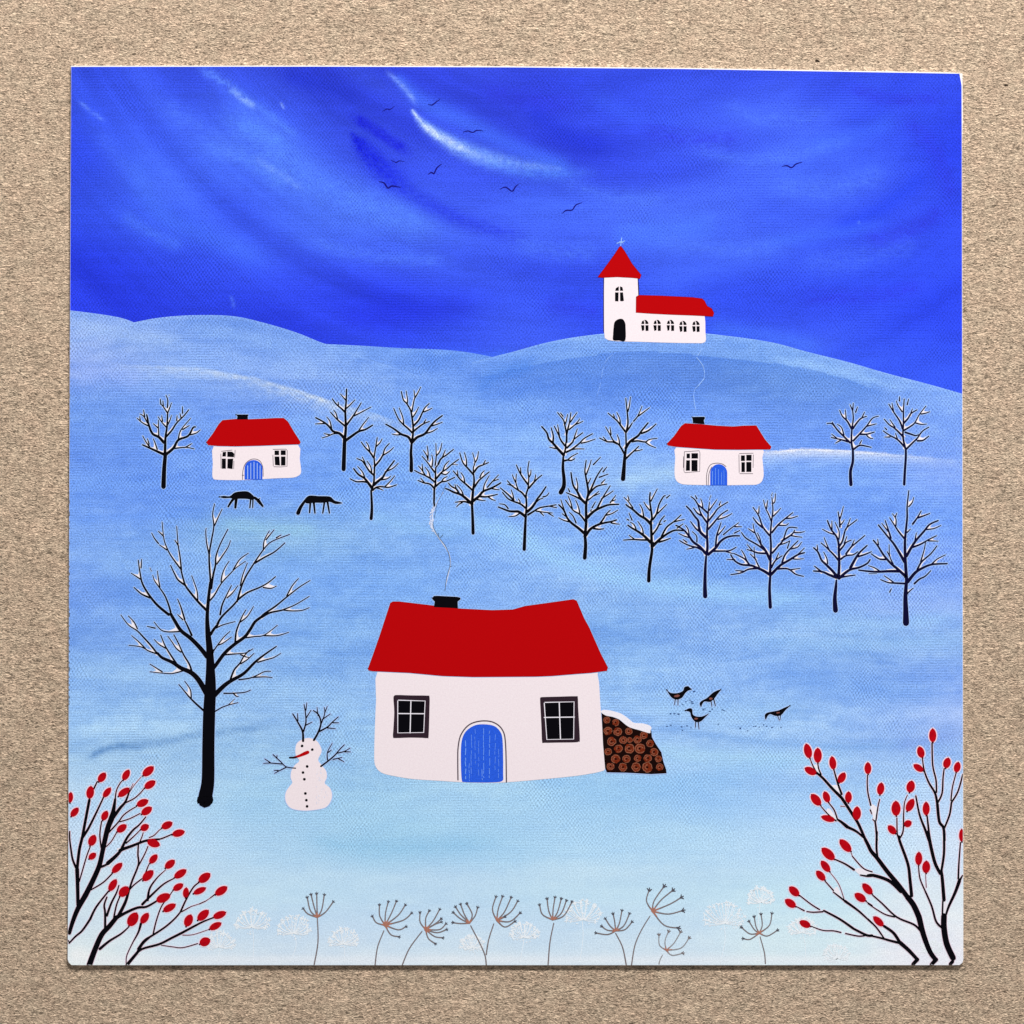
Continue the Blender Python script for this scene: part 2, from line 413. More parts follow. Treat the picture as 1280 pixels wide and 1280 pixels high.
GROUND = [(95,395,124,164,240),(140,400,122,162,240),(240,402,112,156,236),(320,415,108,152,234),(380,435,104,150,236),(100,425,140,172,238),(160,440,140,176,240),(240,440,122,166,244),(330,450,124,166,240),(420,445,110,156,236),(480,445,98,148,236),(540,445,88,138,236),(590,458,84,134,236),
 (100,460,136,166,244),(200,480,124,168,246),(300,500,118,162,244),(400,470,128,166,242),(480,480,116,162,242),(560,480,118,166,248),(610,480,104,152,240),
 (640,450,98,148,236),(720,430,108,156,238),(800,428,112,158,236),(900,428,112,160,240),(980,440,110,160,240),(1060,460,120,166,242),(1140,485,118,162,242),(1195,498,114,160,244),
 (640,475,90,140,230),(700,470,84,132,226),(780,460,82,130,222),(860,460,86,132,220),(940,465,90,136,216),(1020,475,96,142,218),(1080,500,104,150,234),
 (660,510,96,146,238),(760,500,92,142,236),(860,510,96,146,240),(960,520,94,142,234),(1060,525,96,144,236),(1150,530,106,152,244),(1195,540,118,160,246),
 (100,500,104,152,238),(180,520,100,150,240),(260,510,104,152,242),(360,520,104,154,244),(460,540,108,160,246),(560,520,118,168,246),(640,540,116,166,246),(740,550,116,164,246),(820,540,102,152,244),(1000,550,102,150,244),
 (100,560,98,146,238),(180,580,98,148,242),(250,570,104,154,244),(400,560,104,154,242),(480,590,112,164,244),(600,560,124,172,248),(700,590,122,170,246),(790,600,132,178,240),(980,590,112,160,242),(1080,600,106,156,244),(1180,600,120,160,248),
 (100,620,108,158,246),(200,630,108,158,248),(320,620,106,156,246),(440,620,110,162,246),(560,630,120,172,246),(660,620,122,170,248),(760,630,128,176,246),(860,640,112,160,246),(960,630,112,160,246),(1080,640,108,158,248),(1190,640,104,154,246),
 (100,680,120,168,246),(200,690,124,174,246),(300,660,132,182,232),(400,665,130,180,236),(480,660,126,176,244),(580,690,124,174,246),(700,690,124,174,246),(800,680,114,166,246),(900,690,110,162,246),(1000,690,112,160,248),(1100,700,112,158,248),(1190,700,114,158,248),
 (100,740,112,160,244),(200,740,110,164,244),(300,740,118,170,244),(400,730,112,166,244),(500,730,112,166,244),(620,730,120,170,244),(740,720,136,182,244),(840,735,132,180,244),(940,740,126,174,246),(1040,730,120,168,246),(1180,750,130,172,248),
 (100,790,114,164,242),(200,790,120,170,244),(300,790,122,174,244),(400,800,124,176,244),(460,780,122,174,242),(780,790,118,170,240),(880,780,122,170,242),(960,790,132,180,244),(1060,800,138,184,242),(1180,800,130,176,240),
 (100,850,130,180,246),(200,850,136,186,246),(320,850,134,184,244),(420,860,132,182,244),(790,850,132,182,244),(900,840,132,180,246),(1000,840,122,172,244),(1100,850,122,170,242),(1190,850,124,168,246),
 (100,900,140,190,248),(200,900,148,196,246),(320,895,142,190,244),(420,910,142,192,244),(800,900,138,186,246),(900,900,140,188,246),(1000,900,148,194,248),(1100,900,132,178,246),(1190,900,150,184,248),
 (100,945,152,198,242),(200,945,150,196,240),(320,940,148,196,240),(430,950,144,194,240),(880,940,148,194,246),(960,950,146,192,246),(1060,950,148,192,246),(1160,950,140,184,244),
 (100,990,170,208,244),(200,1000,164,206,244),(320,1010,150,200,240),(450,1000,152,202,240),(600,1000,156,204,242),(750,1000,150,200,242),(880,990,138,190,244),(1000,1000,152,198,246),(1100,990,160,204,246),(1190,1000,176,208,246),
 (110,1050,188,218,246),(230,1050,176,214,246),(360,1055,164,208,242),(480,1055,150,202,238),(600,1055,152,202,240),(720,1040,162,208,244),(850,1050,166,210,244),(980,1060,172,212,246),(1100,1060,180,218,246),(1190,1060,198,220,246),
 (110,1110,199,225,242),(250,1110,183,217,242),(400,1110,179,215,242),(550,1110,181,215,242),(700,1110,181,217,242),(850,1110,181,217,242),(1000,1110,185,221,242),(1190,1120,209,227,242),
 (110,1160,205,223,242),(250,1160,189,215,242),(400,1160,187,213,242),(550,1160,189,215,242),(700,1160,189,215,242),(850,1160,191,217,242),(1000,1160,199,225,242),(1190,1160,219,227,242),
 (110,1198,221,235,242),(250,1198,205,223,242),(400,1198,205,223,242),(600,1198,207,225,242),(800,1198,207,225,242),(1000,1198,209,229,242),(1190,1198,226,228,244)]
def sky_colour(X, Y):
    C = shep(X, Y, SKY, 48, 30)
    C = C * np.array((1.02, 0.925, 0.965)) + np.array((4, 4, 0.))
    C = C * 0.86 + C.mean((0, 1)) * 0.14
    r = np.hypot(X - 720, Y + 260); th = np.arctan2(X - 720, Y + 260)
    s1 = vnoise(th * 5 + 40, r / 9, 1); s2 = vnoise(th * 9 + 60, r / 3.4, 2); s3 = vnoise(th * 2.5 + 30, r / 26, 3)
    amp = 0.16 * s3 + 0.10 * s1 + 0.05 * s2
    k = np.clip(1.2 - (Y - 300) / 300, 0.5, 1) * 0.6 * np.interp(X, [500, 800, 1200], [1, .55, .4])
    C = C * (1 + amp * k)[..., None]
    C[..., 0] += 14 * s3 * k; C[..., 1] += 20 * s3 * k
    hz = vnoise(X / 60 + 9, Y / 3.2, 8)
    C *= (1 + 0.05 * hz)[..., None]
    B = lambda *a, **k: brush(C, X, Y, *a, **k)
    C = B([(160,190),(200,265),(270,300),(340,330)], 16, (76,124,248), .35)
    C = B([(270,130),(320,170),(380,225),(470,262),(560,285)], 28, (84,128,246), .6, dry=.3)
    C = B([(250,180),(310,200),(360,235)], 12, (88,134,246), .4, dry=.4)
    C = B([(120,160),(160,210),(230,260)], 14, (74,112,244), .35, dry=.3)
    C = B([(440,168),(456,188),(474,208),(494,226),(520,246)], 11, (20,28,204), 1.0, ((0,.12,.4,.7,1),(.2,.75,1.1,1.2,1.0)), dry=.55, sp=((0,.1,.5,1),(.9,.9,.6,.05)), hard=2)
    C = B([(450,176),(490,222),(540,258),(600,284)], 13, (34,50,216), .5, ((0,.3,1),(.4,1,.7)), dry=.3, sp=((0,.6,1),(.8,1,.2)))
    C = B([(515,242),(560,268),(610,286),(670,300)], 10, (40,56,214), .5, dry=.5, sp=((0,.3,.8,1),(.3,.8,.8,.2)))
    C = B([(442,146),(462,158),(486,174),(510,190)], 7, (28,36,204), .75, dry=.4, hard=3)
    C = B([(500,100),(530,128),(580,152),(640,182),(700,205)], 15, (68,108,238), .6, ((0,.3,1),(.5,1,.8)))
    C = B([(528,152),(570,180),(620,202),(680,214),(740,216)], 12, (84,134,240), .75, ((0,.3,.7,1),(.3,.9,1,.6)), dry=.3, sp=((0,.4,.8,1),(.8,1,.7,.2)))
    C = B([(516,139),(530,157),(556,175),(590,192),(640,204),(700,211)], 8.5, (128,162,240), .75, ((0,.12,.35,.6,.85,1),(.3,.7,1.1,1.2,.6,.3)), dry=.45, seed=4, sp=((0,.35,.6,1),(1,1,.6,.35)))
    C = B([(516,139),(528,154),(546,168),(574,183),(600,194)], 4.0, (196,212,240), .8, ((0,.3,.7,1),(.35,1,1.2,.6)), dry=.6, seed=9, sp=((0,.6,1),(1,.85,.1)))
    C = B([(484,90),(500,104),(512,118),(520,130)], 3.5, (120,152,238), .6, dry=.5)
    C = B([(250,85),(272,98),(296,116),(318,134)], 6, (92,134,242), .5, dry=.8, seed=12)
    C = B([(288,110),(300,121),(320,134)], 3.6, (130,164,244), .6, dry=.8, seed=14)
    C = B([(320,130),(345,150),(372,172)], 5, (84,128,244), .5, dry=.4)
    C = B([(295,155),(325,165),(355,178)], 9, (84,132,246), .45, dry=.3)
    C = B([(318,197),(340,212),(358,222),(378,236)], 4.5, (104,142,244), .5, dry=.8, seed=19)
    C = B([(98,126),(112,138),(130,150)], 2.6, (100,136,244), .5, dry=.8, seed=21)
    C = B([(150,265),(185,290),(230,310)], 9, (82,128,248), .35, dry=.3)
    C = B([(351,128),(355,136)], 1.6, (140,170,240), .6)
    C = B([(352,95),(400,105),(450,125)], 9, (34,50,190), .5)
    C = B([(660,135),(700,165),(760,185)], 14, (32,48,200), .45)
    C = B([(740,120),(800,150),(850,165)], 12, (58,90,232), .4)
    C = B([(1010,180),(1060,172),(1120,150)], 12, (60,100,242), .4)
    C = B([(1040,285),(1100,262),(1160,215)], 10, (38,66,226), .5)
    C = B([(960,300),(1040,292),(1110,280)], 8, (66,110,246), .35)
    C = B([(760,300),(820,292),(900,280)], 18, (74,120,248), .4)
    C = B([(420,400),(500,392),(600,380)], 16, (34,44,214), .25)
    C = B([(289,370),(291,378),(292,385)], 2.2, (92,132,240), .6, dry=.6)
    C = B([(1073,278),(1074,279)], 1.3, (140,190,250), .8)
    C = B([(560,444),(600,447),(640,440)], 7, (64,108,238), .6)
    C = B([(880,408),(960,420),(1030,436)], 12, (72,118,246), .45)
    for q in ([(900,130),(960,150),(1040,140)],[(860,180),(930,200),(1010,190),(1070,170)],[(960,230),(1040,236),(1110,214)],[(700,225),(760,245),(830,250)],[(820,300),(900,312),(980,306)],[(1000,330),(1080,322),(1150,300)],[(640,300),(700,315),(750,312)],[(200,130),(250,160),(300,200)],[(380,300),(460,320),(560,325)]):
        C = B(q, random.uniform(9, 18), (82,122,244), random.uniform(.25,.42), dry=.5, seed=random.randint(60, 200))
    for q in ([(1130,150),(1170,190),(1190,250)],[(1080,300),(1130,290),(1180,262)],[(800,160),(870,175),(930,170)],[(1060,110),(1120,125),(1180,120)],[(600,110),(650,125),(720,130)],[(1000,370),(1080,372),(1160,356)],[(680,380),(740,388),(750,388)]):
        C = B(q, random.uniform(8, 15), (46,52,206), random.uniform(.25,.4), dry=.5, seed=random.randint(60, 200))
    m5 = vnoise(X / 34 + Y / 60, Y / 15, 51); m6 = vnoise(X / 11 + 5, Y / 9, 52)
    C = C * (1 + 0.035 * m5 + 0.035 * m6)[..., None]
    return C
SHARC = ([590,640,690,755,815,890,960,1010,1060,1110],[474,462,452,442,439,445,453,461,474,494])
LH = ([89,170,250,320,380,420,470,500,520],[452,458,461,474,491,505,519,529,536])
RR = ([960,1000,1060,1130,1203],[564,560.5,562,568,575])
def ground_colour(X, Y):
    C = shep(X, Y, GROUND, 52, 21)
    g = np.interp(Y, [400, 600, 800, 950, 1100, 1206], [0.05, 0.03, 0.03, 0.05, 0.03, 0.02])[..., None]
    lum = (C * np.array((.35, .45, .2))).sum(-1, keepdims=True)
    C = C * (1 - g) + lum * np.array((1.02, 1.02, 1.02)) * g
    C *= np.interp(Y, [400, 800, 900, 1000, 1150, 1206], [1.0, 1.0, 1.015, 1.035, 1.035, 1.02])[..., None]; C[..., 2] *= np.interp(Y, [400, 800, 1000, 1206], [0.985, 0.985, 0.985, 1.0]); C[..., 0] += np.interp(Y, [400, 800, 1000], [4, 5, 6])
    n1 = vnoise(X / 46 + 3, Y / 5 + 0.1 * vnoise(X / 90, Y / 60, 5) * 30, 31); n2 = vnoise(X / 18, Y / 2.4, 32); n3 = vnoise(X / 90, Y / 24, 33); n4 = vnoise(X / 7, Y / 7, 36)
    low = np.clip((1060 - Y) / 160, 0.25, 1)
    n5 = vnoise(X / 14 + Y / 20, Y / 9, 37)
    k = (0.06 * n1 + 0.04 * n2 + 0.09 * n3 + 0.05 * n4 + 0.05 * n5) * low
    C = C * (1 + k[..., None] * np.array((1.5, 1.0, 0.35)))
    fade = np.clip((Y - 1090) / 60, 0, 1)[..., None]
    C = C + fade * np.array((-2, 3, 0.))
    # pale ridge lines
    d = Y - np.interp(X, *LH)
    a = np.where(d > -3, np.exp(-np.clip(d, 0, None) / 12), 0) * np.clip((d + 3) / 3, 0, 1) * np.interp(X, [120, 200, 280, 330, 400, 440, 500, 525], [0, .4, .55, .78, .9, .6, .45, 0])
    a *= np.clip(0.85 + 0.9 * vnoise(X / 6, Y / 2.2, 41), 0, 1.3)
    C = C * (1 - a[..., None]) + np.array((212, 221, 230.)) * a[..., None]
    d = Y - np.interp(X, *RR)
    a = np.where(d > 0, np.exp(-(d / 10) ** 1.6), 0) * np.interp(X, [930, 955, 980, 1080, 1140, 1203], [0, .6, .95, .9, .55, .1])
    a *= np.clip(1.0 + 0.5 * vnoise(X / 9, Y / 2, 43), 0, 1.1)
    C = C * (1 - a[..., None]) + np.array((222, 226, 240.)) * a[..., None]
    # rim of the church hill
    d = Y - np.interp(X, *SHARC)
    a = np.where(d > 0, np.exp(-(d / 26)), 0) * np.interp(X, [590, 650, 760, 950, 1080, 1112], [.2, .5, .48, .6, .45, 0]) * (Y < 560) 
    C = C * (1 - a[..., None]) + np.array((74, 120, 212.)) * a[..., None]
    a = np.where(d < 0, np.exp(d / 10), 0) * 0.3 * ((X > 600) & (X < 1090) & (Y < 500))
    C = C * (1 - a[..., None]) + np.array((132, 178, 242.)) * a[..., None]
    B = lambda *a, **k: brush(C, X, Y, *a, **k)
    for q, w_, c_, a_ in (([(90,402),(150,418),(230,430)],10,(158,188,236),.45),([(90,470),(130,466),(180,474)],14,(150,176,246),.4),([(240,412),(310,422),(380,440)],9,(140,178,240),.4),([(340,452),(420,470),(500,482)],14,(150,184,240),.4),
        ([(540,500),(620,508),(700,500)],12,(140,182,246),.35),([(640,540),(740,556),(820,560)],12,(140,184,244),.4),([(700,425),(790,420),(880,424)],5,(150,188,240),.4),([(960,446),(1040,462),(1130,486)],6,(150,190,244),.45),([(1060,520),(1140,534),(1200,545)],14,(138,176,246),.4),
        ([(200,520),(300,538),(400,548)],12,(128,172,244),.3),([(90,600),(160,606),(230,600)],10,(120,166,246),.3),([(120,700),(200,712),(300,712)],16,(146,188,244),.45),([(380,700),(460,716),(540,708)],14,(140,184,242),.35),([(90,830),(170,846),(250,842)],16,(158,198,243),.45),([(300,860),(400,876),(460,866)],16,(154,196,242),.4),([(800,880),(900,892),(1000,884)],12,(158,200,244),.4),([(1080,760),(1150,756),(1203,762)],12,(154,184,244),.35)):
        C = B(q, w_, c_, a_, dry=.4, seed=int(q[0][0]))
    C = B([(770,604),(810,596),(850,590)], 9, (168,204,238), .55, dry=.3)
    C = B([(110,948),(128,938),(150,932),(178,934)], 4.5, (100,146,204), .75, dry=.3)
    C = B([(150,932),(200,928),(250,918),(340,908)], 5.5, (118,162,216), .65, dry=.3)
    C = B([(1120,932),(1150,928),(1180,921),(1203,920)], 7, (126,160,232), .6, dry=.2)
    C = B([(820,908),(880,918),(960,928),(1060,934),(1130,930)], 5, (122,168,232), .55, dry=.2)
    C = B([(780,935),(880,946),(980,950),(1060,950)], 12, (166,210,243), .55, dry=.3)
    C = B([(960,838),(1060,862),(1180,866)], 16, (116,164,238), .35, dry=.3)
    C = B([(270,655),(330,660),(400,664)], 10, (150,198,226), .5, dry=.3)
    C = B([(450,640),(520,660),(580,668)], 10, (146,194,240), .4, dry=.3)
    C = B([(560,650),(640,668),(700,700),(800,728),(900,742),(1040,752)], 13, (150,198,246), .7, dry=.3)
    C = B([(820,690),(920,712),(1040,722)], 12, (104,154,236), .35, dry=.3)
    C = B([(980,770),(1060,782),(1150,776),(1203,770)], 9, (150,194,244), .45, dry=.3)
    C = B([(930,800),(1040,806),(1203,800)], 8, (142,188,240), .35, dry=.3)
    C = B([(380,1050),(480,1060),(620,1052)], 11, (142,196,236), .4, dry=.3)
    C = B([(640,960),(760,990),(900,970),(1000,950)], 14, (138,190,242), .3, dry=.2)
    C = B([(590,500),(700,480),(800,482)], 10, (84,132,228), .3, dry=.3)
    C = B([(597,490),(612,474),(640,462),(668,455)], 8, (78,128,222), .6, dry=.3)
    C = B([(89,652),(170,646),(260,640)], 6, (96,146,240), .35, dry=.3)
    C = B([(86,1201),(110,1200),(1200,1200)], 7, (240,244,252), .55)
    C = B([(88,1196),(100,1192),(116,1198)], 9, (246,249,253), .75)
    return C

def field(name, x0, x1, topf, botf, lay, colf, weavef, step=2.0, label=None, rim=None):
    nx = int((x1 - x0) / step) + 1
    xs = np.linspace(x0, x1, nx); T = topf(xs); Bm = botf(xs)
    ny = int(np.max(Bm - T) / step) + 1
    t = np.linspace(0, 1, ny)[:, None]
    Y = T[None, :] * (1 - t) + Bm[None, :] * t; X = np.repeat(xs[None, :], ny, 0)
    X = np.clip(X, leftx(Y), rightx(Y))
    C = colf(X, Y)
    if rim is not None:
        a = np.exp(-((Y - T[None, :]) / rim[1]))[..., None] * rim[2]
        C = C * (1 - a) + np.array(rim[0], float) * a
    L = lin(np.clip(C, 0, 252)) * GAIN
    co = np.stack([(X - 640) * S, (640 - Y) * S, np.full(X.shape, TH + lay * EPS)], -1).reshape(-1, 3)
    idx = np.arange(nx * ny).reshape(ny, nx)
    q = np.stack([idx[:-1, :-1], idx[1:, :-1], idx[1:, 1:], idx[:-1, 1:]], -1).reshape(-1, 4)
    me = bpy.data.meshes.new(name)
    me.vertices.add(nx * ny); me.vertices.foreach_set('co', co.ravel().astype(np.float32))
    me.loops.add(q.size); me.loops.foreach_set('vertex_index', q.ravel().astype(np.int32))
    me.polygons.add(len(q)); me.polygons.foreach_set('loop_start', (np.arange(len(q)) * 4).astype(np.int32))
    me.update(calc_edges=True); me.validate()
    ca = me.color_attributes.new('paint', 'FLOAT_COLOR', 'POINT')
    ca.data.foreach_set('color', np.concatenate([L, np.ones(L.shape[:2] + (1,))], -1).ravel().astype(np.float32))
    wa = me.attributes.new('weave', 'FLOAT', 'POINT'); wa.data.foreach_set('value', weavef(X, Y).ravel().astype(np.float32))
    me.materials.append(MAT['canvas'])
    o = bpy.data.objects.new(name, me); COL.objects.link(o); o.parent = ROOT
    tag(o, label); return o
I = lambda xs, ys: (lambda x: np.interp(x, xs, ys))
def smooth(xs, ys):
    p = crom([(x, y, 1) for x, y in zip(xs, ys)], 8); return I([a[0] for a in p], [a[1] for a in p])
wsky = lambda X, Y: np.clip(0.75 + 0 * X, 0, 1)
wgr = lambda X, Y: np.interp(Y, [400, 900, 1060, 1110], [1.0, 0.75, 0.5, 0.05])
field('painted_sky', 84, 1204, topy, lambda x: 0 * x + 500, 1, sky_colour, wsky, label='deep blue brushed sky with pale streaks')
field('painted_hill', 84, 180, smooth([84,120,150,170,180],[387.5,392,397,404,409]), lambda x: 0 * x + 440, 2, ground_colour, wgr, label='small far hill at the left edge', rim=((150,184,244), 2.5, .35))
field('painted_hill', 380, 640, smooth([380,408,450,500,560,600,640],[428,430,432,435,437.5,443,452]), lambda x: 0 * x + 545, 2, ground_colour, wgr, label='low saddle between the two hills')
field('painted_hill', 84, 524, smooth([84,145,155,172,200,240,290,330,370,400,420,470,524],[428,409,406,402,397,394,395,403.5,415.5,427.5,434,452,470]), lambda x: 0 * x + 545, 3, ground_colour, wgr, label='broad left hill below the sky', rim=((150,186,244), 2.2, .4))
field('painted_hill', 590, 1204, smooth([590,620,640,680,715,755,800,840,885,960,1010,1060,1110,1160,1204],[453,445,440,429,422,417,414,414,417,427,440,452.5,467,480,492.5]), lambda x: 0 * x + 590, 3, ground_colour, wgr, label='rounded hill carrying the church', rim=((156,194,246), 2.2, .4))
snowtop = smooth([84,170,250,320,380,420,470,520,620,720,800,900,960,1000,1060,1130,1204],[450,457,460,473,490,504,518,535,545,552,558,566,564,560.3,562,568,575])
field('painted_snowfield', 84, 1204, snowtop, boty, 4, ground_colour, wgr, label='pale blue snow covered ground')

